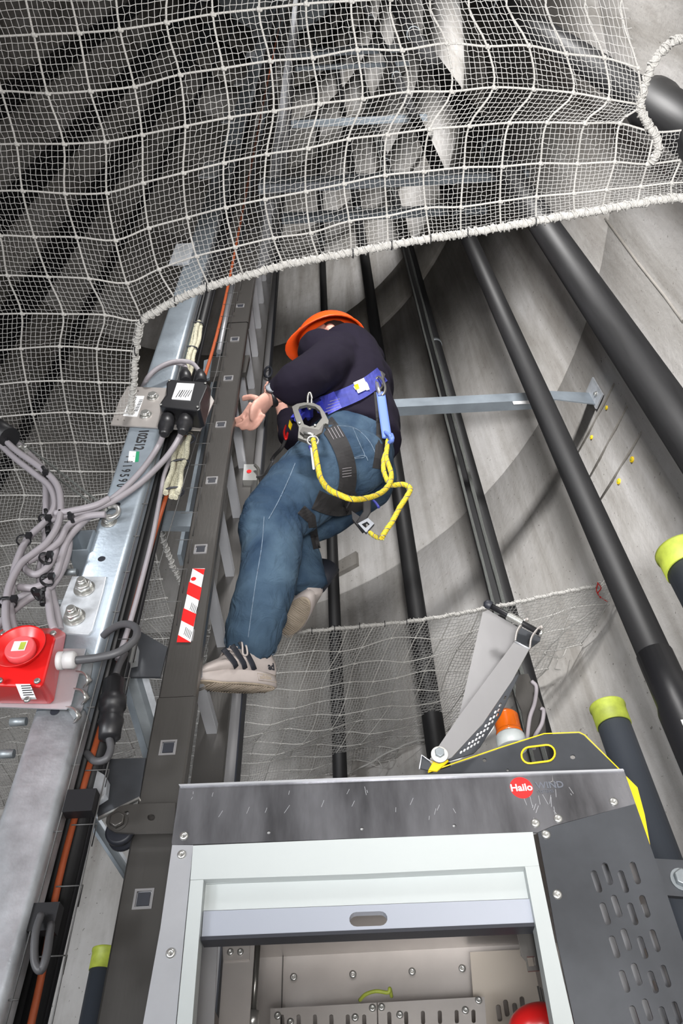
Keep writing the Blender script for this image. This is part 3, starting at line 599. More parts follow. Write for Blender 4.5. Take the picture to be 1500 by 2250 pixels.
for c in ((100, 2020), (185, 1765)):
    t = thing('cable_clip', 'black plastic clip and cable loop on the tray ' + ('just below the roller bracket' if c[1] < 1900 else 'near the bottom'), 'clip')
    q = Y(c[0], c[1], 1.18); MB().box((-.03, -.012, -.02), (.02, .012, .02), Matrix.Translation(q)).build('clip_body', M_BLACK, t)
    if c[1] > 1900: MB().tube(spline([Y(90, 2010, 1.16), Y(78, 2050, 1.15), Y(76, 2110, 1.15), Y(90, 2132, 1.15), Y(103, 2095, 1.15), Y(112, 2030, 1.17)]), .006, 8).build('clip_cable', M_CABLE2, t)

# ---------------------------------------------------------------- brackets between post and ladder
def brk(label, items, name='ladder_bracket'):
    t = thing(name, label, 'bracket')
    for nm, P, y, th, m in items: plate(nm, P, y, th, m, t)
    return t
brk('flat galvanised bar joining ladder and post below the number writing', [('flat_bar', [(352, 1122), (436, 1124), (430, 1157), (342, 1155)], 1.33, .02, M_GALV)])
brk('stainless flat bar joining ladder and post above the junction box', [('flat_bar', [(462, 786), (548, 780), (540, 818), (455, 830)], 1.36, .02, M_STEEL), ('flat_bar_end', [(448, 792), (466, 786), (460, 830), (444, 836)], 1.355, .01, M_GALV)])
g1 = brk('dark steel gusset plate with upright clip beside the warning sticker', [('gusset_plate', [(285, 1380), (310, 1388), (368, 1422), (352, 1487), (275, 1487), (262, 1470)], 1.30, .006, M_CABD), ('clip', [(275, 1392), (288, 1400), (302, 1418), (298, 1452), (284, 1455), (270, 1440)], 1.27, .02, M_ZINC)])
hexbolt(Y(274, 1463, 1.30), NY, .008, .008, M_ZINC, g1)
g2 = brk('large dark steel gusset plate just above the roller bracket', [('gusset_plate', [(232, 1668), (320, 1665), (306, 1755), (215, 1800), (205, 1720)], 1.28, .006, M_CABD), ('clip', [(200, 1685), (228, 1702), (236, 1712), (232, 1745), (212, 1758), (196, 1735)], 1.25, .02, M_GALVL), ('plate_edge', [(306, 1750), (215, 1795), (214, 1800), (307, 1754)], 1.279, .006, M_ZINC)])
def channel(label, a, b, y, wpx_):
    t = thing('brace_channel', label, 'brace'); dx, dy = b[0] - a[0], b[1] - a[1]; L_ = math.hypot(dx, dy); nx, ny = -dy / L_, dx / L_
    f = lambda s, c: (c[0] + nx * s, c[1] + ny * s)
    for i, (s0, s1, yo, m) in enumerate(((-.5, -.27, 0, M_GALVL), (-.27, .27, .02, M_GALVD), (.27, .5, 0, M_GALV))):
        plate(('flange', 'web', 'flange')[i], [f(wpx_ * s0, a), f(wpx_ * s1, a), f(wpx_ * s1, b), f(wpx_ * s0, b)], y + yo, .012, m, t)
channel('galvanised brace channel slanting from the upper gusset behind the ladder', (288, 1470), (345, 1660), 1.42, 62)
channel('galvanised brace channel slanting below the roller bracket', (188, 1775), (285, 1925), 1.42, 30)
# uprights seen between the tray and the ladder
up = thing('angle_upright', 'galvanised angle upright standing behind the cable tray', 'upright')
for az0, az1, y, m in ((-16.9, -16.2, 1.62, M_GALV), (-16.0, -15.1, 1.75, M_GALVD), (-18.3, -17.9, 1.62, M_GALV)):
    vbox(az0, az1, y, .05, 3.2, 14, 'angle_leg', m, up)
tb = thing('light_tube', 'bright white vertical tube between the tray and the near stile', 'tube')
p0, p1 = Y(507, 638, 1.45), Y(504, 772, 1.45)
MB().cyl(Vector((p0.x, p0.y, p1.z)), Vector((p0.x, p0.y, p0.z + .4)), .011, 14).build('tube_body', M_ALUB, tb)
for k in range(7):
    z = 4.4 + k * 1.15
    t = thing('post_bracket', 'galvanised bracket plate on the upper post, ' + ('lowest of them', 'second from the net edge upwards', 'third from the net edge upwards', 'middle one of the stack', 'third from the top of the stack', 'second from the top of the stack', 'topmost of the stack')[k], 'bracket', 'bracket plates stacked up the upper post')
    MB().box((px_ - pw / 2 - .05 - .01 * (k % 2), YF - .012, z), (px_ - pw / 2 + .03, YF - .004, z + .22 + .05 * (k % 3))).build('bracket_plate', M_GALVL, t)
    MB().box((px_ + .09, 1.45, z + .3), (px_ + .12, 1.46, z + .75)).build('bracket_strut', M_ALUB, t)
tag(MB().box((-.018, -.02, 0), (.018, 0, .55), Matrix.Translation(Y(594, 255, 1.5))).build('wooden_slat', mat('raw_wood', (.45, .30, .18), .8)), 'pale wooden slat high up beside the ladder, seen through the net', 'slat')

# ---------------------------------------------------------------- cabin lift
LYF = 1.20
lift = thing('service_lift', 'aluminium service lift cabin with roll-up door and red round logo', 'lift')
RB = 2600
hd = plate('header_panel', [(395, 1725), (880, 1708), (1370, 1692), (1396, 1766), (1213, 1815), (1181, 1829), (780, 1842), (378, 1857), (377, 1850)], LYF, .003, M_CAB, lift, holes=[slot_px(c[0], c[1], 8, 7.9, 0, 4) for c in ((590, 1829), (795, 1821), (998, 1814))])
plate('header_lip', [(392, 1723), (880, 1704), (1368, 1689), (1371, 1693), (880, 1709), (395, 1727)], LYF - .004, .02, M_ALUB, lift)
plate('header_backing', [(400, 1740), (1360, 1705), (1380, 1760), (1181, 1827), (385, 1852)], LYF + .02, .01, M_PAPER, lift)
plate('corner_strip', [(378, 1857), (424, 1857), (404, 2060), (386, 2250), (360, RB), (262, RB), (314, 2250), (352, 2040)], LYF, .004, M_ALUB, lift)
plate('door_lintel', [(424, 1858), (780, 1843), (1170, 1828), (1184, 1902), (800, 1920), (418, 1933)], LYF - .006, .03, M_WHITE, lift)
plate('door_jamb', [(418, 1934), (447, 1933), (437, 2060), (422, 2250), (400, RB), (358, RB), (388, 2250), (404, 2080)], LYF - .005, .03, M_WHITE, lift)
plate('door_jamb', [(1153, 1904), (1184, 1902), (1220, 2075), (1260, 2250), (1340, RB), (1290, RB), (1216, 2250), (1180, 2050)], LYF - .005, .03, M_WHITE, lift)
plate('door_slat', [(452, 1940), (1154, 1907), (1166, 1974), (447, 2001)], LYF + .014, .012, M_WHITE, lift)
plate('slat_groove', [(452, 1932), (1154, 1899), (1155, 1909), (452, 1942)], LYF + .010, .012, M_WHITE, lift)
plate('door_slat', [(447, 2002), (1166, 1975), (1178, 2027), (443, 2058)], LYF + .008, .016, M_SILVER, lift, holes=[slot_px(809, 2019, 84, 32, -2, 7)])
plate('door_seal', [(440, 2058), (1178, 2027), (1180, 2035), (441, 2066)], LYF + .004, .03, M_RUBBER, lift)
slots = []
for (x0, y0, n, dx, dy) in ((1310, 1937, 5, 18.7, 69.5), (1334, 1920, 5, 19.6, 70), (1369, 1937, 5, 20, 70), (1395, 1918, 5, 20.5, 72)):
    for k in range(n): slots.append(slot_px(x0 + dx * k + .6 * k * k, y0 + dy * k + 1.2 * k * k, 52, 13.5, 72))
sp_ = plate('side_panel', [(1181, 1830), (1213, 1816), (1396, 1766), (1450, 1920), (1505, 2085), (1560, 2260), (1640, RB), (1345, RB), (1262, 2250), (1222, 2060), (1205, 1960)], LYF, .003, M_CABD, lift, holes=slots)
plate('slotted_backing', [(1290, 1900), (1420, 1890), (1520, 2300), (1390, 2300)], LYF + .06, .004, M_ALUB, lift, holes=[slot_px(1385 + 18 * k + 18 * j, 1955 + 70 * k + 22 * j, 26, 8, 72) for k in range(4) for j in (0, 1)])
def rivet(c, y=LYF, r=.0075, m=M_ZINC):
    MB().lathe(Y(c[0], c[1], y), NY, [(0, r), (.0015, r), (.0028, r * .6), (.0028, r * .3), (.001, r * .25)], 18).build('rivet', m, lift)
for c in ((404, 1837), (399, 1878), (375, 2095), (1176, 1809), (1226, 1799), (1348, 1762), (1199, 1834), (1224, 1966)): rivet(c)
# logo
lg = MB().lathe(Y(1145, 1731, LYF), NY, [(0, .0195), (.0006, .0195)], 40).build('round_logo', mat('logo_red', (.80, .02, .02), .4), lift); lg['label'] = 'red round logo sticker'
text('Hailo', M_PAPER, lg, Y(1145, 1731, LYF - .0013), (1, 0, .0), (0, 0, 1), .0178, align='CENTER', bold=.00035)
text('WIND', M_INKG, lift, Y(1177, 1727, LYF - .0008), (1, 0, 0), (0, 0, 1), .017, bold=.0004)
text('SYSTEMS', M_INKG, lift, Y(1179, 1740, LYF - .0008), (1, 0, 0), (0, 0, 1), .0075)
lc = Y(1214, 1716, LYF - .0008)
for a in (80, 200, 320):
    d = Vector((math.cos(math.radians(a)), 0, math.sin(math.radians(a)))); s_ = Vector((-d.z, 0, d.x))
    MB().poly([lc + s_ * .0008, lc - s_ * .0008, lc + d * .012], (0, .0005, 0)).build('logo_blade', M_ALU, lift)
for i in range(34):
    x = random.choice((random.uniform(410, 640), random.uniform(700, 1000), random.uniform(1150, 1260))); y0 = random.uniform(1735, 1800); a = random.uniform(-.6, .5); L_ = random.uniform(4, 24)
    q = Y(x, y0, LYF - .0002); MB().box((-.0003, -.0002, -L_ * .0004), (.0003, 0, L_ * .0004), Matrix.Translation(q) @ Matrix.Rotation(-a, 4, 'Y')).build('scratch', M_ALUB, lift)
# cabin shell
z_roof = 2.10
ql = Y(395, 1725, LYF); qr = Y(1370, 1692, LYF); zt = ql.z
cxl, cxr = ql.x + .002, .45
MB().box((cxl, LYF + .035, .35), (cxl + .003, 1.86, 1.96)).build('side_wall', M_CABI, lift)
MB().box((cxl, 1.86, .35), (cxr, 1.864, zt - .02)).build('back_wall', M_CABI, lift)
MB().box((cxr, LYF + .01, .35), (cxr + .003, 1.86, zt - .10)).build('side_wall', M_CABI, lift)
MB().box((cxl, LYF + .035, z_roof), (cxr, 1.86, z_roof + .004)).build('roof_panel', M_CABI, lift)
MB().box((cxl, LYF, .33), (cxr, 1.864, .36)).build('floor_pan', M_CABD, lift)
plate('inner_post', [(488, 2062), (560, 2060), (548, 2250), (540, RB), (440, RB), (480, 2250), (490, 2110)], 1.45, .004, M_CABI, lift)
plate('post_cap', [(494, 2066), (549, 2064), (547, 2108), (492, 2111)], 1.445, .004, M_CABI, lift)
for c in ((506, 2092), (528, 2092)): rivet(c, 1.444, .006)
plate('guide_strip', [(445, 2066), (478, 2064), (470, 2250), (460, RB), (400, RB), (425, 2250)], 1.30, .004, M_ALU, lift)
for (c, ) in (((645, 2147),), ((775, 2141),), ((905, 2135),), ((1015, 2128),), ((1052, 2120),), ((1130, 2098),)): rivet(c, 1.855, .008)
MB().box((Y(620, 2100, 1.85).x, 1.852, 1.3), (Y(622, 2100, 1.85).x, 1.86, 2.1)).build('wall_seam', M_STEEL, lift)
plate('inner_side_sheet', [(1032, 2092), (1165, 2085), (1190, 2200), (1230, 2400), (1060, 2400), (1040, 2200)], 1.80, .004, mat('pale_inner_steel', (.60, .54, .47), .45, .5), lift, holes=[slot_px(x, y, 38, 11, 82) for x, y in ((1112, 2215), (1148, 2208), (1096, 2226), (1132, 2222))])
for k in range(4): MB().box((0, 0, -.03), (.003, .002, .02), Matrix.Translation(Y(1185 + 6 * k, 2195 + 3 * k, 1.5))).build('vent_louvre', M_STEEL, lift)
mb_ = [(595, 2216), (828, 2204), (830, 2330), (595, 2330)]
for nm, P, sl in (('control_cover', [(594, 2216), (827, 2203), (832, 2400), (590, 2400)], [slot_px(620 + 36 * k, 2244, 30, 9, 88) for k in range(6)]), ('control_cover', [(830, 2203), (1064, 2190), (1080, 2400), (834, 2400)], [slot_px(855 + 37 * k, 2238 - k, 30, 9, 88) for k in range(6)])):
    plate(nm, P, 1.70, .004, M_CABI, lift, holes=sl)
for c in ((610, 2232), (818, 2215), (838, 2213), (1051, 2198), (638, 2246), (780, 2236), (878, 2230), (1022, 2220)): rivet(c, 1.698, .007)
MB().cyl(Y(566, 2064, 1.52), Y(556, 2225, 1.52), .006, 12).build('gas_strut', M_HOOK, lift)
MB().cyl(Y(556, 2222, 1.52), Y(553, 2260, 1.52), .012, 12).build('strut_end', M_ZINC, lift)
MB().tube(spline([Y(790, 2198, 1.66), Y(803, 2185, 1.64), Y(826, 2178, 1.64), Y(852, 2181, 1.64), Y(856, 2172, 1.64), Y(860, 2190, 1.66)]), .0035, 8).build('earth_wire', M_CAP, lift)
MB().ball(Y(1190, 2258, 1.45), (.055, .05, .035), 18).build('emergency_button', M_RED, lift)
plate('door_latch', [(1134, 2043), (1176, 2041), (1180, 2080), (1184, 2118), (1186, 2132), (1160, 2134), (1156, 2112), (1144, 2098), (1140, 2070)], 1.26, .004, M_STEEL, lift, holes=[[(1157, 2102), (1174, 2101), (1176, 2122), (1161, 2124)]])
# roof plate with oval opening
ry_ = 1.30
rp_ = plate('roof_upright_plate', [(900, 1712), (960, 1694), (1100, 1645), (1195, 1614), (1270, 1611), (1282, 1616), (1368, 1700), (1300, 1712)], ry_, .003, M_CABD, lift, holes=[slot_px(1182, 1657, 73, 34, -7, 9), slot_px(1064, 1670, 9, 8.9, 0, 4), slot_px(1258, 1663, 12, 10, 0, 4), slot_px(1115, 1692, 6, 5.9, 0, 4)])
P = [Y(x, y, ry_ - .001) for x, y in slot_px(1182, 1657, 74, 36, -7, 9)]; MB().tube(P, .0020, 6, closed=True).build('opening_trim', M_YEL, lift)
P = [Y(x, y, ry_ + .001) for x, y in ((940, 1697), (1000, 1676), (1100, 1642), (1195, 1612), (1272, 1609), (1284, 1615), (1368, 1698))]; MB().tube(P, .0013, 6).build('yellow_edge', M_YEL, lift)
plate('yellow_gusset', [(940, 1692), (948, 1660), (980, 1662), (985, 1672), (960, 1694)], ry_ - .004, .004, M_YEL, lift)
plate('yellow_side_bracket', [(1375, 1705), (1400, 1730), (1416, 1790), (1432, 1880), (1440, 1930), (1400, 1800)], LYF + .10, .01, M_YEL, lift)
# swing arm
arm = thing('swing_arm', 'folded aluminium channel arm leaning over the lift roof', 'arm')
ay = 1.27
plate('arm_front', [(944, 1668), (1005, 1578), (1131, 1408), (1163, 1425), (1125, 1495), (1060, 1590), (992, 1664), (965, 1676)], ay, .003, M_ALU, arm)
plate('arm_side', [(1008, 1574), (1060, 1345), (1072, 1340), (1137, 1378), (1131, 1409)], ay + .07, .003, M_ALU, arm)
plate('arm_inner', [(1131, 1409), (1139, 1376), (1188, 1400), (1186, 1408), (1163, 1425)], ay + .03, .003, M_CABD, arm)
MB().tube([Y(1130, 1409, ay - .001), Y(1164, 1426, ay - .001)], .002, 6).build('arm_edge', M_ALUB, arm)
for a in ([(1131, 1409), (1137, 1385), (1155, 1362), (1160, 1364)], [(1163, 1426), (1168, 1400), (1186, 1378), (1191, 1382)]):
    P = spline([Y(x, y, ay + .005) for x, y in a]); MB().tube(P, [(.0055, .0025)] * len(P), 8, ref=(0, 1, 0)).build('pin_lug', M_CABI, arm)
plate('arm_tail', [(920, 1688), (926, 1660), (948, 1678), (940, 1692)], ay + .0, .003, M_CABD, arm)
MB().tube([Y(921, 1690, ay - .002), Y(926, 1659, ay - .002), Y(950, 1676, ay - .002)], .0015, 6).build('arm_edge', M_ALUB, arm)
hx = MB(); c = Y(965, 1660, ay); hx.lathe(c, NY, [(0, .016), (.006, .016), (.006, .010)], 28); hx.build('pivot_washer', mat('nylon', (.7, .69, .66), .5), arm)
hexbolt(c + NY * .006, NY, .0085, .008, M_GALVD, arm, 'pivot_bolt', washer=False)
pin = thing('spring_pin', 'black capped locking pin with a coil spring on the arm tip', 'pin')
a, b = Y(1068, 1326, ay - .01), Y(1188, 1392, ay + .01); d = b - a; L_ = d.length
MB().lathe(a + d * .08, d, [(0, .0068), (L_ * .9, .0068)], 16).build('pin_rod', M_BLACK, pin)
MB().lathe(a - d.normalized() * .006, d, [(0, .002), (.003, .008), (.008, .0105), (L_ * .13, .0105), (L_ * .14, .009)], 18).build('pin_cap', M_RUBBER, pin)
n = 14 * 10; dn = d.normalized(); u = dn.cross(Vector((0, 0, 1))).normalized(); v = dn.cross(u)
MB().tube([a + d * (.40 + .27 * i / n) + (u * math.cos(2 * PI * i / 10) + v * math.sin(2 * PI * i / 10)) * .0088 for i in range(n)], .0014, 5).build('coil_spring', M_ZINC, pin)
MB().lathe(b - d * .02, d, [(0, .009), (.006, .009)], 6).build('pin_nut', M_ZINC, pin)
# perforated guard behind the arm
gd_h = []
for r in range(8):
    for k in range(14):
        x = 990 + r * 10.5 + k * 7.6; y = 1665 - r * 15 - k * 4.4
        if True: gd_h.append((x, y))
gdP = [(985, 1672), (1060, 1592), (1128, 1488), (1140, 1481), (1118, 1530), (1100, 1570), (1055, 1640), (1040, 1655)]
def inside(p, P):
    c = False
    for i in range(len(P)):
        a, b = P[i], P[i - 1]
        if (a[1] > p[1]) != (b[1] > p[1]) and p[0] < (b[0] - a[0]) * (p[1] - a[1]) / (b[1] - a[1]) + a[0]: c = not c
    return c
gd_h = [slot_px(x, y, 10.5, 4.6, -62, 2) for x, y in gd_h if all(inside((x + dx, y + dy), gdP) for dx, dy in ((-3, 6), (3, -6), (4, 4), (-4, -4)))]
gg = thing('perforated_guard', 'perforated metal guard standing behind the swing arm', 'guard')
plate('guard_sheet', gdP, ay + .06, .003, M_CABD, gg, holes=gd_h)
plate('guard_back', [(985, 1674), (1075, 1575), (1098, 1548), (1084, 1600), (1052, 1642), (1010, 1668)], ay + .075, .002, M_PAPER, gg)
# ribbed upright plate and cables behind beacon
plate('hoist_cover', [(1134, 1500), (1142, 1482), (1160, 1480), (1195, 1560), (1200, 1620), (1160, 1640), (1145, 1560), (1132, 1530)], 1.42, .006, M_STEEL, None)
tag(bpy.data.objects['hoist_cover'], 'wavy stainless cover sheet standing behind the amber beacon', 'cover')
cable([(1168, 1497), (1178, 1510), (1174, 1545), (1163, 1580), (1156, 1640)], .0045, M_CABLE, 'pale cable rising behind the beacon, nearer the arm', 1.40)
cable([(1188, 1556), (1194, 1562), (1190, 1590), (1174, 1620), (1172, 1645)], .0045, M_CABLE, 'pale cable rising behind the beacon, nearer the pipe', 1.40)
bc = thing('beacon', 'amber warning beacon on a light grey base on the lift roof', 'beacon')
by = 1.40; c0 = Y(1126, 1645, by); ax = (Y(1114, 1562, by) - Y(1128, 1645, by)); ax = Vector((ax.x * .3, 0, ax.z)); H = ax.length
MB().lathe(c0, ax, [(0, .032), (H * .30, .031), (H * .34, .029)], 28).build('beacon_base', M_WHITE, bc)
mb = MB(); pr = [(H * .34, .0285), (H * .42, .0285)] + [(H * .42 + H * .02 * k, .0265 + .0006 * (k % 2)) for k in range(1, 22)] + [(H * .88, .0245), (H * .95, .019), (H * .985, .009), (H, .001)]
mb.lathe(c0, ax, pr, 32); mb.build('beacon_lens', M_AMBER, bc)
# roller bracket on the ladder stile
rb = thing('roller_bracket', 'dark steel roller bracket clamping the lift to the ladder stile', 'bracket')
plate('bracket_plate', [(232, 1808), (234, 1795), (262, 1772), (280, 1767), (385, 1764), (382, 1828), (280, 1830), (252, 1828), (238, 1820)], LY - .05, .006, M_STEEL, rb, holes=[slot_px(276, 1787, 15, 8, -25, 5), slot_px(332, 1796, 17, 14, 0, 5)])
plate('bracket_plate', [(250, 1790), (380, 1790), (380, 1840), (250, 1840)], LY + .02, .006, M_CABD, rb)
hexbolt(Y(259, 1805, LY - .05), NY, .012, .010, M_STEEL, rb)
c = Y(262, 1822, LY - .035); MB().lathe(c, (0, 1, 0), [(0, .022), (.004, .026), (.012, .026), (.016, .018), (.020, .018), (.024, .026), (.032, .026), (.036, .022)], 28).build('roller', M_RUBBER, rb)
dkb = thing('wall_bracket', 'dark steel bracket bolted behind the lift side, holding the thick pipe', 'bracket')
plate('bracket_plate', [(1432, 1886), (1560, 1893), (1560, 1975), (1450, 1966)], 1.25, .01, M_CABD, dkb)
hexbolt(Y(1497, 1933, 1.25), NY, .012, .012, M_GALVD, dkb)

# ---------------------------------------------------------------- safety net
NZ = 3.3
ROW = {0: (1, [(74, 76), (173, 72), (263, 65), (365, 49), (467, 31), (568, 20), (672, 8), (771, 2)]),
1: (0, [(3, 200), (104, 205), (198, 200), (295, 190), (395, 164), (490, 150), (593, 134), (686, 127), (784, 109), (882, 110), (981, 95), (1070, 102), (1161, 100), (1243, 118), (1327, 127), (1401, 149)]),
2: (0, [(36, 316), (140, 316), (231, 311), (312, 296), (407, 277), (504, 258), (601, 244), (700, 228), (796, 217), (896, 202), (991, 201), (1084, 192), (1171, 196), (1259, 204), (1336, 218), (1406, 230)]),
3: (0, [(49, 419), (142, 425), (234, 424), (314, 402), (402, 380), (491, 358), (585, 339), (675, 326), (764, 306), (850, 296), (943, 284), (1030, 277), (1118, 270), (1201, 269), (1284, 271), (1361, 271), (1437, 290)]),
4: (-1, [(0, 517), (75, 520), (168, 521), (253, 528), (326, 501), (411, 478), (495, 456), (581, 438), (671, 421), (755, 404), (845, 385), (930, 377), (1019, 368), (1102, 366), (1187, 359), (1268, 360), (1350, 356), (1421, 361), (1495, 352)]),
5: (-1, [(16, 605), (105, 608), (195, 612), (278, 622), (348, 592), (431, 563), (515, 543), (600, 523), (682, 512), (767, 486), (850, 475), (935, 457), (1012, 455), (1098, 443), (1178, 432), (1260, 425), (1332, 417), (1407, 410), (1475, 402)]),
6: (-1, [(48, 689), (139, 690), (230, 692), (310, 704), (387, 660), (460, 630), (535, 608), (623, 583), (700, 568), (772, 555), (852, 540), (945, 524), (1012, 514), (1100, 500), (1177, 486), (1262, 471), (1322, 461), (1400, 447), (1475, 436)]),
7: (-1, [(46, 766), (131, 761), (213, 766), (298, 772)]), 8: (-1, [(58, 839), (137, 837), (217, 840), (294, 842)]),
9: (-1, [(72, 910), (149, 906), (227, 909)]), 10: (-1, [(89, 974), (164, 972), (237, 974)]), 11: (-2, [(34, 1032), (100, 1034), (176, 1036), (247, 1036)]),
12: (-2, [(54, 1088), (120, 1090), (188, 1090)])}
ND = {}
for j, (c0, L_) in ROW.items():
    for k, p in enumerate(L_):
        ND[(c0 + k, j)] = Z(p[0], p[1], NZ + .012 * math.sin(k * 1.9 + j * 1.3) * (j != 6))
C0, C1, J0, J1 = -27, 19, -8, 34
def base_x(j):   # x of column 2 along the net
    return -.49 - (.0 if j < 5 else min(j - 5, 8) * .0165)
def node(c, j):
    if (c, j) in ND: return ND[(c, j)]
    cs = [k for k in range(-3, 19) if (k, j) in ND]
    if cs:
        n_ = min(cs, key=lambda k: abs(k - c)); a = ND[(n_, j)]; return a + Vector(((c - n_) * (.096 if c < n_ else .08), 0, .008 * math.sin(c * 1.7 + j)))
    y = (.21 + .105 * j) if j < 0 else (1.43 + .1 * (j - 12) if j < 19 else 2.13 + .1 * (j - 19))
    x = base_x(j) + .1 * (c - 2) - (.02 if j > 12 else 0)
    if j >= 19:
        x = -.61 + .1 * (c - 2) + .010 * math.sin(j * 1.1); y += .02 - .19 * max(0, x) ** 1.3; y -= .012 * math.sin(c * .8) * (j > 19)
        x -= .03 * (j - 19) * (1 if c > 2 else .3)
    if j == 19: return Vector((x, y, NZ))
    return Vector((x + .008 * math.sin(c * 2.3 + j * 1.1), y + .008 * math.sin(c * 1.3 + j * 2.1), NZ + .012 * math.sin(c * 1.9 + j * 1.3) - (.05 * math.sin(min(1, (j - 19) / 9) * PI) if j > 19 else 0)))
def in_tower(p, m=.03): return (p.x - TC.x) ** 2 + (p.y - TC.y) ** 2 < (TR - m) ** 2
def open_cell(c, j):
    if 6 <= j < 19 and c >= 2: return True
    if c >= 15 and j < 3: return True
    if c >= 17 and j < 4: return True
    return False
def ray_in(p):
    x, y = proj(p); return -60 < x < 1560 and -60 < y < 1800
net = thing('safety_net', 'white knotted safety net spanning the shaft around the ladder opening', 'net')
N = {(c, j): node(c, j) for c in range(C0, C1 + 1) for j in range(J0, J1 + 1)}
cells = set()
for c in range(C0, C1):
    for j in range(J0, J1):
        q = [N[(c, j)], N[(c + 1, j)], N[(c + 1, j + 1)], N[(c, j + 1)]]
        if open_cell(c, j) or not all(in_tower(p, .0) for p in q): continue
        cells.add((c, j))
# cords: one object for each run of the 10 cm grid
def run(keys, r, name):
    P = [N[k] for k in keys]; S = spline(P, 4) if len(P) > 2 else P
    return MB().tube(S, r, 6).build(name, M_NET, net)
for j in range(J0, J1 + 1):
    seg = []
    for c in range(C0, C1 + 1):
        e = c < C1 and ((c, j) in cells or (c, j - 1) in cells)
        seg.append((c, j))
        if not e:
            if len(seg) > 1: run(seg, .0024, 'cross_cord')
            seg = []
for c in range(C0, C1 + 1):
    seg = []
    for j in range(J0, J1 + 1):
        e = j < J1 and ((c, j) in cells or (c - 1, j) in cells)
        seg.append((c, j))
        if not e:
            if len(seg) > 1: run(seg, .0024, 'long_cord')
            seg = []
kn = MB(); used = set()
for (c, j) in cells: used |= {(c, j), (c + 1, j), (c, j + 1), (c + 1, j + 1)}
for k in used:
    if not ray_in(N[k]): continue
    kn.ball(N[k] - Vector((0, 0, .001)), (.0058, .0058, .0052), 6); kn.ball(N[k] + Vector((.004, .002, 0)), (.0045, .004, .004), 6)
o = kn.build('knots', M_NET, net); o['kind'] = 'stuff'
# fine mesh
NS = 8
def cellpt(c, j, u, v):
    a, b, d, e = N[(c, j)], N[(c + 1, j)], N[(c, j + 1)], N[(c + 1, j + 1)]
    p = a * ((1 - u) * (1 - v)) + b * (u * (1 - v)) + d * ((1 - u) * v) + e * (u * v)
    gx = (c + u) * NS; gy = (j + v) * NS; inn = 16 * u * (1 - u) * v * (1 - v)
    return p + Vector((.0009 * math.sin(gx * 2.1 + gy * 3.3), .0009 * math.sin(gx * 3.7 + gy * 1.9), -.006 * inn + .002 * math.sin(gx * 1.3 + gy * 2.7)))
fm_v, fm_f = [], []
def thread(pts, r):
    b = len(fm_v); n = 3
    for i, p in enumerate(pts):
        t = (pts[min(i + 1, len(pts) - 1)] - pts[max(i - 1, 0)]).normalized(); u = Vector((0, 0, 1)); u = (u - t * u.dot(t)).normalized(); v = t.cross(u)
        for k in range(n): a = 2 * PI * k / n; fm_v.append(tuple(p + (u * math.cos(a) + v * math.sin(a)) * r))
    for i in range(len(pts) - 1):
        for k in range(n): fm_f.append((b + i * n + k, b + i * n + (k + 1) % n, b + (i + 1) * n + (k + 1) % n, b + (i + 1) * n + k))
for (c, j) in cells:
    vis = ray_in((N[(c, j)] + N[(c + 1, j + 1)]) / 2); st_ = NS if vis else 1
    sub = NS if vis else 4
    for k in range(1, sub):
        f = k / sub
        zz = lambda i: (.0005 if i % 2 else -.0005)
        P = [cellpt(c, j, i / st_, f) + (Vector((0, zz(i + k), 0)) if vis else Vector()) for i in range(st_ + 1)]; thread(P, .00068 if j < 15 else .00095)
        P = [cellpt(c, j, f, i / st_) + (Vector((zz(i + k), 0, 0)) if vis else Vector()) for i in range(st_ + 1)]; thread(P, .00068 if j < 15 else .00095)
me = bpy.data.meshes.new('fine_netting'); me.from_pydata(fm_v, [], fm_f)
o = obj('fine_netting', me, M_NETT, net); o['kind'] = 'stuff'
print('fine faces', len(fm_f))
# border rope: core with a hairy binding
def border(P, r, name='border_rope', wind=True):
    S = spline(P, 10); S = [s + Vector((.002 * math.sin(i * 1.7), .002 * math.sin(i * 2.3), .002 * math.sin(i * 1.1))) for i, s in enumerate(S)]
    MB().tube(S, [r * (1 + .10 * math.sin(i * 2.9)) for i in range(len(S))], 10).build(name, M_NET, net)
    if wind:
        mb = MB(); W = []
        fine = spline(S, 6)
        for i, p in enumerate(fine):
            t = (fine[min(i + 1, len(fine) - 1)] - fine[max(i - 1, 0)]).normalized(); u = Vector((0, 0, 1)); u = (u - t * u.dot(t)).normalized(); v = t.cross(u)
            a = i * .9; W.append(p + (u * math.cos(a) + v * math.sin(a)) * (r + .0022 * random.uniform(.2, 1.3)))
        mb.tube(W, .0022, 5); o = mb.build('binding_cord', M_NET, net)
front = [N[(c, 6)] for c in range(2, 19)]
border([front[0]] + front[1:], .0085)
border([N[(2, j)] for j in range(6, 10)] + [Z(300, 925, NZ), Z(322, 1030, NZ), Z(345, 1130, NZ), Z(372, 1225, NZ), Z(400, 1282, NZ), Z(430, 1345, NZ), Z(470, 1395, NZ)], .0075)
border([Z(x, y, NZ) for x, y in ((470, 1395), (560, 1400), (640, 1390), (740, 1381), (850, 1370), (925, 1362), (1000, 1350), (1060, 1338), (1130, 1325), (1200, 1309), (1260, 1297), (1318, 1286))], .0065)
border([Z(x, y, NZ) for x, y in ((1520, 82), (1480, 90), (1443, 125), (1418, 180), (1406, 235), (1420, 268), (1440, 300), (1445, 330), (1432, 355))], .0075)
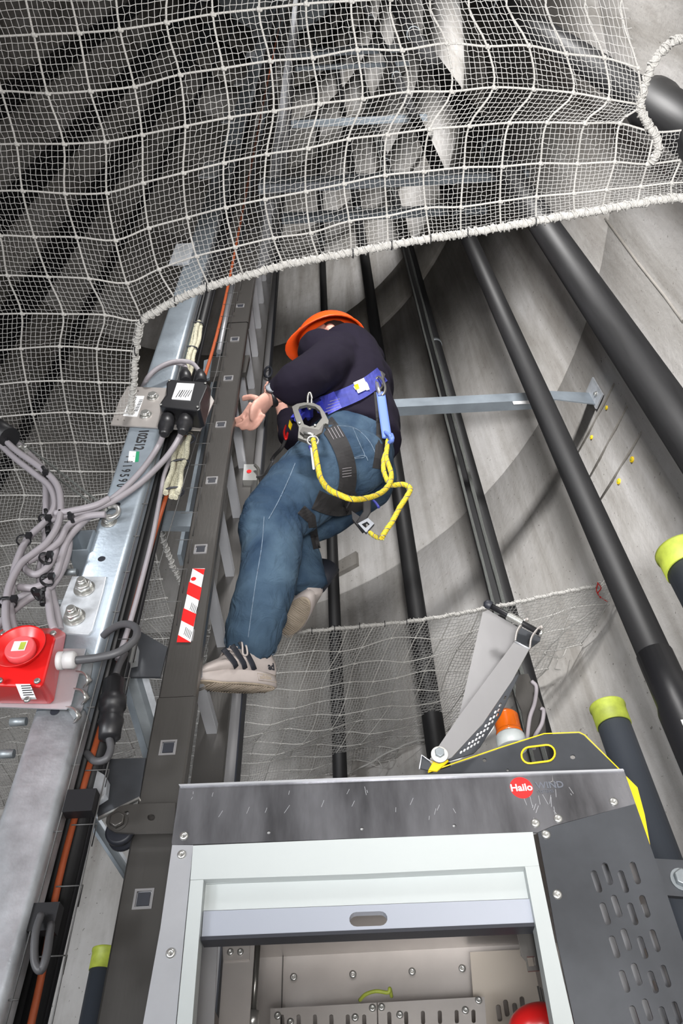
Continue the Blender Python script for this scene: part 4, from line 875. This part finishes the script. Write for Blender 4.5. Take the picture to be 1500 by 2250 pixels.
# slack lower hem of the far part, tied along the wall
hem = [on_wall(a, .05, NZ - .02) for a in (-24, -18, -12, -6, -1)] + [on_wall(a, .06 + .05 * abs(math.sin(a * .4)), NZ - .03) for a in (4, 8, 12, 16, 20, 24)]
border(hem, .004, 'wall_cord', False)
for a in (2, 10.5, 19): 
    q = on_wall(a, .09, NZ - .03); MB().tube(spline([q, q + Vector((.02, .02, -.03)), q + Vector((.0, .03, -.07)), q + Vector((.012, .0, -.10))]), .0022, 5).build('loose_end', M_NET, net)
    MB().tube(spline([q, q + Vector((-.03, .0, -.02)), q + Vector((.03, .01, -.035)), q + Vector((.06, .0, .0))]), .0022, 5).build('loose_end', M_NET, net)
for x, y in ((385, 661), (455, 632), (775, 556), (1026, 512), (1175, 488), (945, 524), (860, 538), (310, 702), (298, 772), (685, 1386), (735, 1381), (790, 1375), (845, 1371), (893, 1366)):
    q = Z(x, y, NZ); MB().tube([q + Vector((0, .012 * math.cos(a), .012 * math.sin(a))) for a in [2 * PI * i / 10 for i in range(10)]], .0016, 5, closed=True).build('tie_ring', M_BLACK, net)
hk = thing('net_hook', 'small zinc hook and shackle fixing the net corner to the wall', 'hook')
q = Z(1318, 1286, NZ); wq = on_wall(27.5, .0, NZ + .02)
MB().tube(spline([q, q.lerp(wq, .3) + Vector((0, 0, .02)), q.lerp(wq, .6) + Vector((0, 0, -.01)), wq]), .004, 8).build('hook_wire', M_ZINC, hk)
MB().tube([q + Vector((.012 * math.cos(a), 0, .012 * math.sin(a) + .005)) for a in [2 * PI * i / 12 for i in range(12)]], .003, 6, closed=True).build('shackle', M_ZINC, hk)
rt = MB(); P = [(1312, 1280), (1320, 1292), (1313, 1304), (1322, 1314), (1334, 1322)]; rt.tube(spline([Z(x, y, NZ - .01) for x, y in P]), .002, 6); rt.tube(spline([Z(x, y, NZ - .01) for x, y in ((1313, 1282), (1310, 1298), (1320, 1316))]), .002, 6)
tag(rt.build('red_tie', M_RED), 'thin red string tied on the net corner by the wall hook', 'string')

# ---------------------------------------------------------------- climber
person = thing('person', 'person in orange helmet, dark pullover and jeans climbing the ladder', 'person')
def remeshed(name, mb, m, voxel, smooth=6, parent=None, disp=None):
    o = mb.build(name, m); r = o.modifiers.new('r', 'REMESH'); r.mode = 'VOXEL'; r.voxel_size = voxel; r.use_smooth_shade = True
    s_ = o.modifiers.new('s', 'SMOOTH'); s_.factor = .5; s_.iterations = smooth
    dg = bpy.context.evaluated_depsgraph_get(); me = bpy.data.meshes.new_from_object(o.evaluated_get(dg)); bpy.data.objects.remove(o)
    if disp:
        for v in me.vertices: v.co = disp(v.co.copy(), v.normal)
    me.materials.clear(); me.materials.append(m); o = obj(name, me, m, parent, True); return o
def limb(mb, pts, n=16, sub=6, cf=1., cs=1.):   # pts: (vector, radius or (ra, rb))
    P = [Vector(p) for p, r in pts]; S = spline(P, sub); RR = []
    rad = [(r, r) if not isinstance(r, tuple) else r for p, r in pts]
    for i in range(len(S)):
        t = i / sub; k = min(int(t), len(rad) - 2); f = t - k; f = f * f * (3 - 2 * f)
        RR.append(tuple(rad[k][q] * (1 - f) + rad[k + 1][q] * f for q in (0, 1)))
    # rounded ends
    a, b = S[0], S[-1]; ta = (S[0] - S[1]).normalized(); tb = (S[-1] - S[-2]).normalized(); ra, rb = RR[0], RR[-1]
    S = [a + ta * ra[0] * .9 * cs, a + ta * ra[0] * .6 * cs] + S + [b + tb * rb[0] * .6 * cf, b + tb * rb[0] * .9 * cf]
    RR = [(ra[0] * .35, ra[1] * .35), (ra[0] * .75, ra[1] * .75)] + RR + [(rb[0] * .75, rb[1] * .75), (rb[0] * .35, rb[1] * .35)]
    mb.tube(S, RR, n, ref=(0, 1, 0)); return mb
# joints
HIPL = Y(738, 1010, 1.42); HIPR = Y(800, 1045, 1.60); PEL = Y(768, 985, 1.50); WST = Y(783, 930, 1.48)
KNL = Y(603, 1140, 1.40); CFL = Y(590, 1265, 1.43); ANL = Y(555, 1395, 1.50)
KNR = Y(640, 1165, 1.62); ANR = Y(672, 1272, 1.68)
CH = Y(768, 850, 1.46); UCH = Y(762, 795, 1.47); NK = Y(745, 765, 1.46); HD = Y(727, 752, 1.46)
SHL = Y(722, 800, 1.31); ELL = Y(655, 842, 1.24); WRL = Y(592, 874, 1.27)
SHR = Y(800, 800, 1.60); ELR = Y(655, 962, 1.66); WRR = Y(618, 895, 1.68)
for n_, a, b in (('shin', KNL, ANL), ('thigh', HIPL, KNL), ('torso', PEL, UCH), ('uarm', SHL, ELL), ('farm', ELL, WRL), ('thighR', HIPR, KNR), ('shinR', KNR, ANR), ('uarmR', SHR, ELR), ('farmR', ELR, WRR)): print(n_, round((a - b).length, 2))
mb = MB()
limb(mb, [(PEL, (.12, .13)), (CH, (.13, .12)), (UCH, (.13, .11)), (NK, .055)])
limb(mb, [(NK, .052), (HD - Vector((0, 0, .02)), .055)])
mb.ball(HD, (.088, .075, .10), 16); mb.ball(HD + Vector((-.045, 0, -.055)), (.045, .045, .045), 10)       # skull and jaw
mb.ball(HD + Vector((-.095, 0, -.02)), (.018, .012, .02), 8)                                                # nose
for s_ in (-1, 1): mb.ball(HD + Vector((.0, s_ * .076, -.015)), (.02, .010, .03), 8)                        # ears
mb.ball(HD + Vector((-.085, 0, -.062)), (.012, .026, .008), 8)                                             # lips
limb(mb, [(SHL, .055), (ELL, .045), (WRL, .027)]); limb(mb, [(SHR, .055), (ELR, .045), (WRR, .027)])
limb(mb, [(HIPL, .085), (KNL, .058), (CFL, .05), (ANL, .036)]); limb(mb, [(HIPR, .085), (KNR, .056), (ANR, .036)])
def hand(mb, wr, palm, fdir, curl, thumb, up, s=1.):
    """palm slab from the wrist, four unequal fingers bending in two steps, thumb off the side"""
    f = Vector(fdir).normalized(); u = Vector(up); u = (u - f * u.dot(f)).normalized(); n = Vector(curl).normalized()
    pc = wr + (palm - wr) * .5
    limb(mb, [(wr, (.026 * s, .022 * s)), (pc, (.036 * s, .018 * s)), (palm, (.040 * s, .016 * s))], 12)
    for i, (L_, off) in enumerate(((.068, .032), (.078, .0105), (.074, -.011), (.058, -.032))):
        b = palm + u * off * s; c1 = b + f * L_ * .45 * s; c2 = c1 + (f * .45 + n * .85).normalized() * L_ * .38 * s; c3 = c2 + (n * .95 - f * .35).normalized() * L_ * .32 * s
        mb.tube(spline([b - f * .012, b, c1, c2, c3], 3), .0080 * s, 8); mb.ball(c3, .0078 * s, 8)
    b = wr + (palm - wr) * .45 + u * .030 * s; t = Vector(thumb).normalized()
    mb.tube(spline([b, b + (t + u * .5).normalized() * .03 * s, b + (t + u * .5).normalized() * .03 * s + (t * .9 + n * .3).normalized() * .035 * s], 4), .0105 * s, 8)
PL = Y(562, 904, 1.265)
hand(mb, WRL, PL, Y(540, 938, 1.31) - PL, (-.75, .6, .2), (-.8, .3, .5), (-.8, 0, .6))
PR_ = Y(606, 868, 1.70); hand(mb, WRR, PR_, (-.9, 0, .4), (0, -1, 0), (-.3, -.3, -.9), (.3, 0, 1))
mb.ball(ANL, .045, 10)
body = remeshed('body', mb, M_SKIN, .0048, 3, person)
for s_ in (-1, 1):
    e = MB().ball(HD + Vector((-.083, s_ * .03, .012)), (.008, .012, .010), 10).build('eye', M_PAPER, person); MB().ball(HD + Vector((-.0895, s_ * .03, .012)), (.003, .005, .005), 8).build('iris', M_NAVY, e)
hr = MB().ball(HD + Vector((.016, 0, .015)), (.085, .079, .098), 16).build('hair', M_HAIR, person, )
# jeans
mb = MB()
limb(mb, [(Y(780, 968, 1.50), (.135, .150)), (PEL, (.145, .160)), (Y(770, 1040, 1.50), (.12, .14))], 20, cf=.5, cs=.15)
mb.ball(Y(778, 1015, 1.43), (.115, .10, .125), 16); mb.ball(Y(782, 1035, 1.59), (.12, .10, .125), 16)
limb(mb, [(HIPL, (.125, .13)), (HIPL.lerp(KNL, .5), (.115, .122)), (KNL, (.092, .096)), (KNL.lerp(CFL, .5), (.082, .085)), (CFL, (.080, .080)), (ANL, (.074, .073)), (Y(551, 1412, 1.515), (.071, .070))], 20, cf=.1)
limb(mb, [(HIPR, (.12, .12)), (HIPR.lerp(KNR, .5), (.105, .11)), (KNR, (.08, .085)), (KNR.lerp(ANR, .5), (.070, .070)), (Y(676, 1292, 1.69), (.062, .062))], 20, cf=.1)
def fold(sc, amp, st=(1, 1, 1)):
    def f(p, n):
        q = Vector((p.x * st[0], p.y * st[1], p.z * st[2])) * sc
        d = noise.noise(q) + .5 * noise.noise(q * 2.1); r_ = 1 - abs(noise.noise(q * .7 + Vector((3, 1, 7)))) * 2
        return p + n * (d * amp + r_ * amp * .7)
    return f
def denim_fold(p, n):
    p2 = fold(9, .005, (1, 1, 2.2))(p, n)
    for c_, w_ in ((KNL, .16), (ANL + Vector((0, 0, .02)), .10), (HIPL.lerp(KNL, .15), .12)):
        d = (p - c_).length
        if d < w_: p2 += n * .0045 * math.sin((p.z * .9 + p.x * .6 + p.y * .3) * 190 + 3 * noise.noise(p * 12)) * (1 - d / w_) ** .7
    return p2
jeans = remeshed('jeans', mb, M_DENIM, .0085, 6, person, denim_fold)
# jacket
mb = MB()
limb(mb, [(Y(776, 970, 1.49), (.142, .168)), (WST, (.152, .155)), (Y(775, 890, 1.47), (.150, .148)), (CH, (.165, .155)), (UCH, (.165, .14)), (UCH.lerp(NK, .7), (.09, .08))], 20, cs=.2)
mb.ball(Y(702, 772, 1.33), .082, 12)
mb.ball(Y(738, 782, 1.36), (.105, .09, .10), 14)
mb.ball(Y(790, 845, 1.49), (.13, .14, .19), 16)
mb.ball(SHL.lerp(UCH, .35), (.11, .11, .10), 14); mb.ball(SHR.lerp(UCH, .35), (.11, .11, .10), 14)
limb(mb, [(SHL.lerp(UCH, .25), .095), (SHL, .085), (ELL, .068), (ELL.lerp(WRL, .6), .050), (WRL + Vector((.028, .0, .006)), .040)], 16, cf=.15)
limb(mb, [(SHR.lerp(UCH, .25), .095), (SHR, .085), (SHR.lerp(ELR, .5), .07), (ELR, .060), (ELR.lerp(WRR, .7), .042)], 16, cf=.15)
jacket = remeshed('jacket', mb, M_JACKET, .0085, 5, person, fold(10, .006, (1, 1, 1.3)))
# helmet
hel = None
def dome():
    mb = MB(); rs = []
    ax_ = Vector((-.18, -.10, 1)).normalized(); fx = Vector((-1, 0, 0)); fx = (fx - ax_ * fx.dot(ax_)).normalized(); sy = ax_.cross(fx)
    c = HD + ax_ * .02
    for k in range(11):
        a = PI / 2 * k / 10; z = math.sin(a) * .125; r = max(math.cos(a), .01)
        rs.append([c + ax_ * z + fx * (.142 * r * math.cos(t)) + sy * (.118 * r * math.sin(t) * (1 - .06 * max(0, math.cos(t)))) for t in [2 * PI * i / 36 for i in range(36)]])
    mb.rings(rs, cap=False)
    inner = [[c + (p - c) * .96 for p in r] for r in rs]; mb.rings(inner, cap=False)
    rim = []
    for i in range(36):
        t = 2 * PI * i / 36; e = .010 + .045 * max(0, math.cos(t)) ** 1.5
        rim.append([c + fx * (.140 * math.cos(t)) + sy * (.116 * math.sin(t)), c + fx * ((.142 + e) * math.cos(t)) + sy * ((.118 + .010) * math.sin(t)) - ax_ * (.014 + .012 * max(0, math.cos(t))), c + fx * ((.140 + e) * math.cos(t)) + sy * ((.116 + .010) * math.sin(t)) - ax_ * (.018 + .012 * max(0, math.cos(t))), c + fx * (.134 * math.cos(t)) + sy * (.112 * math.sin(t)) - ax_ * .004])
    mb.rings([list(r) for r in rim], cap=False, closed=True)
    for s_ in (-.3, 0, .3):
        mb.tube([c + ax_ * (math.sin(a) * .127) + fx * (.144 * math.cos(a)) * math.cos(s_) + sy * (.120 * math.cos(a)) * math.sin(s_) for a in [PI * (.06 + .88 * i / 20) for i in range(21)]], .004, 6)
    return mb, c, ax_, fx, sy
mb, hc_, ax_, fx, sy = dome(); hel = mb.build('helmet', M_HELM, person); hel['label'] = 'orange safety helmet'
q = hc_ + ax_ * .085 + fx * .098 - sy * .035; nn = (q - hc_).normalized()
MB().lathe(q - nn * .004, nn, [(0, .022), (.012, .021)], 20).build('helmet_badge', M_PAPER, hel)

# shoes
def shoe(toe, heel, up, name, label, detail=True):
    f = (toe - heel).normalized(); u = Vector(up); u = (u - f * u.dot(f)).normalized(); s_ = u.cross(f); L_ = (toe - heel).length
    Pt = lambda x, y, z: heel + f * x * L_ + s_ * y + u * z
    HS = 1.32 if detail else 1.
    # section table: x, half width, top height, top half width
    T = [(0, .012, .03, .01), (.03, .026, .070, .020), (.12, .033, .098, .026), (.22, .034, .105, .029), (.33, .035, .098, .030), (.45, .037, .080, .028), (.58, .042, .066, .028), (.72, .046, .052, .030), (.85, .044, .042, .030), (.95, .032, .032, .022), (1, .012, .024, .008)]
    mb = MB(); rs = []
    for x, w_, h_, tw in T:
        h_ *= HS
        rs.append([Pt(x, w_ * math.cos(a) * (1 if math.sin(a) < .3 else 1 - (1 - tw / w_) * (math.sin(a) - .3) / .7), (h_ + .022) / 2 + (h_ - .022) / 2 * math.sin(a)) for a in [2 * PI * i / 16 for i in range(16)]])
    mb.rings(rs); up_ = mb.build('upper', M_SHOE)
    up_.parent = person; up_.name = name; up_['label'] = label
    mb = MB(); out = []
    n = 30
    def outline(sc, z):
        o_ = []
        for i in range(n):
            a = 2 * PI * i / n; x = .5 - .5 * math.cos(a); w_ = .044 * (math.sin(PI * min(1, max(0, x)) ** .8) ** .45) * (.84 + .22 * x)
            o_.append(Pt(.5 + (x - .5) * (1.03 * sc), w_ * sc * (1 if math.sin(a) >= 0 else -1) * (abs(math.sin(a)) ** .15 if abs(math.sin(a)) > 1e-3 else 0), z + (.010 * max(0, x - .8) / .2)))
        return o_
    mb.rings([outline(.95, -.001), outline(1.0, .002), outline(1.0, .028), outline(.97, .031)]); sl = mb.build('midsole', M_SHOE, up_)
    mb = MB(); mb.rings([outline(.90, -.005), outline(.94, -.003), outline(.94, .0)]); osl = mb.build('outsole', M_SOLE, up_)
    mb = MB()
    for k in range(26):
        x = .08 + .84 * k / 25; w_ = .030 if .2 < x < .9 else .02
        mb.tube([Pt(x, -w_, -.0055), Pt(x + .02 * math.sin(k), 0, -.0055), Pt(x, w_, -.0055)], .0016, 4)
    o = mb.build('sole_tread', mat('tread_dark', (.30, .25, .20), .8), osl)
    if detail:
        sg = -1 if s_.y > 0 else 1          # side facing the camera
        for k, x in enumerate((.64, .51, .38)):
            P = []
            for q in range(6):
                v = q / 5; xx = x + .13 * v; kx = min(range(len(T)), key=lambda i: abs(T[i][0] - xx)); w_ = T[kx][1]; P.append(Pt(xx, sg * (w_ * (1.0 - .16 * v ** 2) + .0018), .033 + (.046 + .014 * k) * v))
            MB().tube(P, [(.0012, .0095)] * 6, 8, ref=s_).build('side_stripe', M_NAVY, up_)
        P = [Pt(.02 + .34 * i / 8, sg * (.029 + .002 * math.sin(i)), .126 - .030 * math.sin(PI * i / 8) + .010 * i / 8) for i in range(9)]
        MB().tube(spline(P, 3), .0035, 6).build('red_collar', M_RED, up_)
        for k in range(5):
            x = .42 + .05 * k; MB().tube([Pt(x, -.022, .112 - .17 * (x - .42)), Pt(x + .01, 0, .122 - .17 * (x - .42)), Pt(x, .022, .112 - .17 * (x - .42))], .0028, 6).build('lace', M_SHOE, up_)
        MB().tube(spline([Pt(.44, sg * .02, .118), Pt(.46, sg * .038, .100), Pt(.48, sg * .045, .070), Pt(.54, sg * .046, .068), Pt(.52, sg * .042, .092), Pt(.46, sg * .024, .118)]), .0026, 6).build('lace_bow', M_SHOE, up_)
        d = -f if sg * (f.cross(u)).dot(s_) < 0 else f
        xd = f * (-1 if (Pt(0, sg, 0) - Pt(0, 0, 0)).dot(f.cross(u)) < 0 else 1)
        # text must read from outside: x cross up = outward
        out_ = s_ * sg; xd = u.cross(out_)
        text('ad', M_NAVY, up_, Pt(.19, sg * .0375, .046), (xd + out_ * -.10), u, .026, bold=.0007)
        text('adidas', M_SOLE, sl, Pt(.34, sg * .0415, .015), xd, u, .016)
        MB().tube([Pt(.36, sg * .040, .006), Pt(.36, sg * .040, .024), Pt(.10, sg * .036, .024), Pt(.10, sg * .036, .006)], .0007, 4, closed=True).build('emboss_frame', M_SOLE, sl)
    MB().tube([Pt(.19, 0, .085 * HS), Pt(.19, 0, .18)], [(.036, .03), (.042, .036)], 16).build('sock', M_NAVY, up_)
    return up_
TOE = Y(433, 1503, 1.435); HEEL = Y(603, 1514, 1.60)
print('shoe len', (TOE - HEEL).length, 'toe z', TOE.z)
shoe(TOE, HEEL, (.10, -.12, 1), 'sneaker', 'white sneaker with three navy stripes')
H2 = Y(676, 1312, 1.68); T2 = Y(628, 1385, 1.90)
d2 = (T2 - H2).normalized(); T2 = H2 + d2 * .29
shoe(T2, H2, ray(660, 1340), 'sneaker', 'lifted sneaker showing its cream sole', detail=False)
# jeans hem
hm = MB(); P = [Y(551, 1411, 1.515) + Vector((.0655 * math.cos(a), .0655 * math.sin(a), -.004 - .008 * math.cos(a))) for a in [2 * PI * i / 24 for i in range(24)]]
hm.tube(P, .0065, 6, closed=True); hm.build('jeans_hem', M_DENIML, person)
# watch
wt = MB(); d = (ELL - WRL).normalized(); c = WRL + d * .012
wd_ = MB().tube([c + (Vector((0, 1, 0)) * math.cos(a) + d.cross(Vector((0, 1, 0))) * math.sin(a)) * .034 for a in [2 * PI * i / 20 for i in range(20)]], [(.010, .003)] * 20, 8, closed=True, ref=d).build('watch', M_BLACK, person)
q = c + Vector((0, -.034, -.008)); n_ = Vector((0, -1, -.3)).normalized(); MB().lathe(q, n_, [(-.004, .020), (.006, .020), (.006, .016), (.005, .016)], 24).build('watch_face', M_CABD, wd_)

# ---- harness: webbing laid on the clothing by casting rays
def bvh(objs):
    V, Fc = [], []
    for o in objs:
        b = len(V); V += [v.co.copy() for v in o.data.vertices]; Fc += [tuple(i + b for i in p.vertices) for p in o.data.polygons]
    return BVHTree.FromPolygons(V, Fc)
BV = bvh([jeans, jacket])
def on_body(x, y, off=.006, fall=1.45):
    d = ray(x, y); h = BV.ray_cast(CAM, d)
    if h[0] is None: return Y(x, y, fall), -d
    return h[0] - d * off, h[1]
def webbing(P, w_, name, m, parent, off=.006, fall=1.45, th=.0022, n=5):
    px = spline([Vector((a, b, 0)) for a, b in P], n); pts = []
    for q in px: pts.append(on_body(q.x, q.y, off, fall)[0])
    for _ in range(2): pts = [pts[0]] + [(pts[i - 1] + pts[i] * 2 + pts[i + 1]) / 4 for i in range(1, len(pts) - 1)] + [pts[-1]]
    mb = MB(); rs = []
    for i, p in enumerate(pts):
        t = (pts[min(i + 1, len(pts) - 1)] - pts[max(i - 1, 0)]).normalized(); vd = (p - CAM).normalized(); s_ = t.cross(vd).normalized(); nn = s_.cross(t)
        # drape the two edges onto the body as well
        E = []
        for k in (-1, -.5, 0, .5, 1):
            e = p + s_ * (w_ / 2 * k); h = BV.ray_cast(CAM, (e - CAM).normalized())
            if h[0] is not None and abs((h[0] - p).length) < w_ * 1.3: e = h[0] - (e - CAM).normalized() * off
            E.append(e)
        rs.append([e for e in E] + [e - nn * th * (1 if nn.dot(vd) < 0 else -1) for e in reversed(E)])
    mb.rings(rs, sm=False); o = mb.build(name, m, parent); return o
har = obj('harness', MB().poly(pl([(838, 815), (846, 822), (842, 836), (834, 830)], 1.36), (0, .004, 0)).mesh(), M_WEB, person); har['label'] = 'blue and black climbing harness'
webbing([(668, 910), (700, 893), (745, 878), (790, 858), (820, 838), (840, 822)], .060, 'waist_belt', M_BLUE, har, .010, 1.38)
webbing([(648, 925), (665, 905), (685, 905), (712, 893)], .045, 'belt_pad', mat('bright_blue', (.05, .06, .50), .6), har, .016, 1.36)
webbing([(712, 893), (742, 878)], .062, 'belt_label', mat('blue_print', (.06, .065, .42), .6), har, .016, 1.36)
for k in range(4): webbing([(712 + 4 * k, 900 - 8 * k + 6), (746, 886 - 6 * k + 8)], .0016, 'stitch_line', M_CABLE, har, .0185, 1.36, .0006)
webbing([(779, 852), (800, 840), (808, 856)], .012, 'belt_tag', M_PAPER, har, .017, 1.36)
o = webbing([(782, 852), (804, 842)], .040, 'belt_tag', M_PAPER, har, .018, 1.36)
webbing([(780, 851), (788, 848)], .018, 'tag_print', M_YEL, har, .0205, 1.36)
webbing([(715, 925), (742, 965), (757, 1000), (765, 1040), (760, 1080), (745, 1108)], .052, 'leg_strap', M_WEB, har, .007)
webbing([(694, 1098), (730, 1112), (765, 1112), (800, 1096)], .058, 'leg_strap', M_WEB, har, .02, 1.42)
webbing([(760, 1080), (770, 1100), (775, 1120)], .05, 'leg_strap', M_WEB, har, .008, 1.42)
webbing([(832, 860), (838, 930), (836, 990), (830, 1030)], .035, 'side_strap', M_WEB, har, .006, 1.48)
for k in range(4): webbing([(720 + 7 * k, 942 - 2 * k), (733 + 7 * k, 965 - 2 * k)], .0016, 'stitch_line', M_CABLE, har, .0105, 1.36, .0006)
for k in range(4): webbing([(752, 1030 + 6 * k), (772, 1027 + 6 * k)], .0014, 'stitch_line', M_CABLE, har, .0105, 1.36, .0006)
webbing([(684, 1135), (688, 1165), (696, 1205)], .024, 'strap_tail', M_WEB, har, .01, 1.45)
webbing([(662, 1120), (684, 1140)], .03, 'strap_tail', M_WEB, har, .01, 1.42)
mb = MB(); P = [Y(x, y, 1.40) for x, y in ((806, 1098), (806, 1125), (790, 1150))]; mb.tube(P, [(.012, .0025)] * 3, 8, ref=(1, 0, 0)); mb.build('buckle_strap', M_WEB, har)
plate('buckle', [(786, 1150), (808, 1138), (822, 1150), (804, 1170)], 1.39, .008, M_HOOK, har, holes=[[(794, 1152), (806, 1146), (812, 1152), (803, 1160)]]).data.materials[0] = M_CABD
plate('buckle_pad', [(772, 1122), (800, 1142), (806, 1160), (796, 1168), (774, 1140)], 1.40, .008, M_WEB, har)
MB().tube([Y(680 + 4.5 * math.cos(a), 881 + 18 * math.sin(a), 1.22 + .01 * math.sin(a)) for a in [2 * PI * i / 18 for i in range(18)]], .0042, 8, closed=True).build('hip_ring', M_HOOK, har)
MB().tube([Y(832 + 9 * math.cos(a), 836 + 20 * math.sin(a), 1.36) for a in [2 * PI * i / 18 for i in range(18)]], .0045, 8, closed=True).build('hip_ring', M_HOOK, har)
MB().tube(spline([Y(628, 935, 1.40), Y(624, 950, 1.38), Y(628, 965, 1.37), Y(632, 950, 1.38)]), .004, 8).build('red_carabiner', M_RED, har)
plate('yellow_tab', [(636, 922), (642, 932), (638, 944), (633, 936)], 1.37, .004, M_YEL, har)
MB().tube(spline([Y(627, 966, 1.38), Y(618, 985, 1.40), Y(604, 1000, 1.45), Y(596, 1012, 1.47)]), .006, 8).build('chest_link', M_WEB, har)
# lines hanging off the harness
ly = thing('lanyard', 'yellow rope lanyard with a big steel scaffold hook and blue webbing', 'lanyard')
hk_o = [(641, 893), (652, 887), (668, 884), (688, 885), (703, 892), (713, 906), (722, 924), (721, 932), (714, 930), (709, 944), (694, 958), (686, 962), (690, 968), (674, 969), (654, 962), (656, 938), (648, 918)]
hk_i = [(658, 893), (674, 889), (692, 893), (702, 902), (707, 918), (694, 934), (680, 937), (668, 932), (661, 914), (655, 900)]
hb = plate('hook_body', hk_o, 1.215, .010, M_HOOK, ly, holes=[hk_i]); bevel(hb, .0025, 2)
g_ = plate('hook_gate', [(664, 938), (700, 944), (712, 930), (706, 950), (688, 960), (668, 956), (658, 948)], 1.208, .006, M_STEEL, ly)
for c in ((658, 930), (692, 935)): MB().lathe(Y(c[0], c[1], 1.213), NY, [(0, .004), (.003, .003)], 12).build('hook_rivet', M_ZINC, ly)
MB().tube([Y(667, 950, 1.203), Y(690, 955, 1.203)], .004, 8).build('gate_pin', M_ZINC, ly)
MB().tube([Y(687 + 12 * math.cos(a), 969 + 10 * math.sin(a), 1.205) for a in [2 * PI * i / 20 for i in range(20)]], .0034, 8, closed=True).build('thimble_ring', M_ZINC, ly)
def yrope(P, ys, name='yellow_rope', r=.0075):
    P = spline([Y(x, y, yy) for (x, y), yy in zip(P, ys)], 8)
    o = MB().tube(P, r, 10).build(name, M_ROPE, ly); mb = MB(); n = len(P)
    for ph, m_ in ((0, M_INKG), (PI, M_CAP)):
        W = []; mb = MB()
        for i in range(n * 3):
            t = i / 3; k = min(int(t), n - 2); p = P[k].lerp(P[k + 1], t - k); tt = (P[k + 1] - P[k]).normalized(); u = Vector((0, 1, 0)); u = (u - tt * u.dot(tt)).normalized(); v = tt.cross(u); a = t * .9 + ph
            W.append(p + (u * math.cos(a) + v * math.sin(a)) * (r * .92))
        mb.tube(W, .0014, 4); mb.build('rope_tracer', m_, o)
    return o
yrope([(688, 966), (691, 985), (697, 1020), (704, 1050), (720, 1073), (745, 1087), (775, 1097), (808, 1094), (838, 1082), (856, 1062), (859, 1040), (851, 1015), (848, 1000), (852, 968)], [1.20, 1.19, 1.17, 1.16, 1.15, 1.15, 1.16, 1.20, 1.25, 1.29, 1.31, 1.32, 1.33, 1.33])
yrope([(851, 985), (843, 1010), (843, 1035), (852, 1058), (862, 1066), (884, 1064), (900, 1072), (897, 1085), (878, 1115), (862, 1145), (848, 1165), (838, 1182)], [1.34, 1.33, 1.33, 1.32, 1.32, 1.31, 1.31, 1.31, 1.31, 1.31, 1.31, 1.31])
yrope([(838, 1182), (826, 1180), (812, 1170)], [1.31, 1.32, 1.33], r=.006)
MB().tube([Y(683, 985, 1.19), Y(689, 1030, 1.17)], .003, 6).build('rope_splice', M_PAPER, ly)
MB().tube(spline([Y(836, 862, 1.34), Y(841, 900, 1.335), Y(846, 935, 1.33), Y(850, 962, 1.33)]), [(.003, .016)] * 19, 10, ref=(0, 1, 0)).build('webbing_sling', M_BLUEL, ly)
mb = MB(); 
for (a, b, c_, d_) in ((850, 960, 860, 972), (860, 955, 852, 975), (846, 950, 856, 968)): mb.tube(spline([Y(a, b, 1.33), Y((a + c_) / 2 + 6, (b + d_) / 2, 1.31), Y(c_, d_, 1.33)]), .006, 8)
mb.build('webbing_knot', M_BLUEL, ly)
MB().tube(spline([Y(820, 1100, 1.36), Y(826, 1106, 1.36), Y(832, 1115, 1.36)]), .004, 8).build('blue_cord_end', M_BLUE, ly)
MB().tube([Y(681, 981, 1.2), Y(684, 988, 1.2)], .006, 8).build('blue_whipping', M_BLUE, ly)
h2 = thing('hip_connector', 'steel carabiner at the back of the belt where the blue sling hangs', 'carabiner')
MB().tube(spline([Y(824, 835, 1.345), Y(832, 828, 1.335), Y(842, 838, 1.33), Y(846, 855, 1.33), Y(840, 868, 1.335), Y(830, 862, 1.34), Y(824, 835, 1.345)]), .0045, 8).build('carabiner_frame', M_HOOK, h2)
MB().cyl(Y(828, 842, 1.33), Y(834, 866, 1.33), .006, 10).build('screw_gate', M_ZINC, h2)
# stitched details on the jeans
for P in ([(770, 1008), (800, 1000), (808, 1012)], [(775, 940), (790, 975), (802, 1003), (786, 1006), (770, 1010)], [(740, 935), (780, 940), (812, 970), (826, 1000)]):
    webbing(P, .002, 'seam_stitch', M_DENIML, jeans, .0015, 1.45, .0008)
webbing([(580, 1135), (575, 1200), (563, 1270), (553, 1340), (545, 1400)], .002, 'side_seam', M_DENIML, jeans, .0015, 1.45, .0008)
webbing([(655, 1000), (635, 1050), (612, 1100), (590, 1140)], .002, 'side_seam', M_DENIML, jeans, .0015, 1.45, .0008)
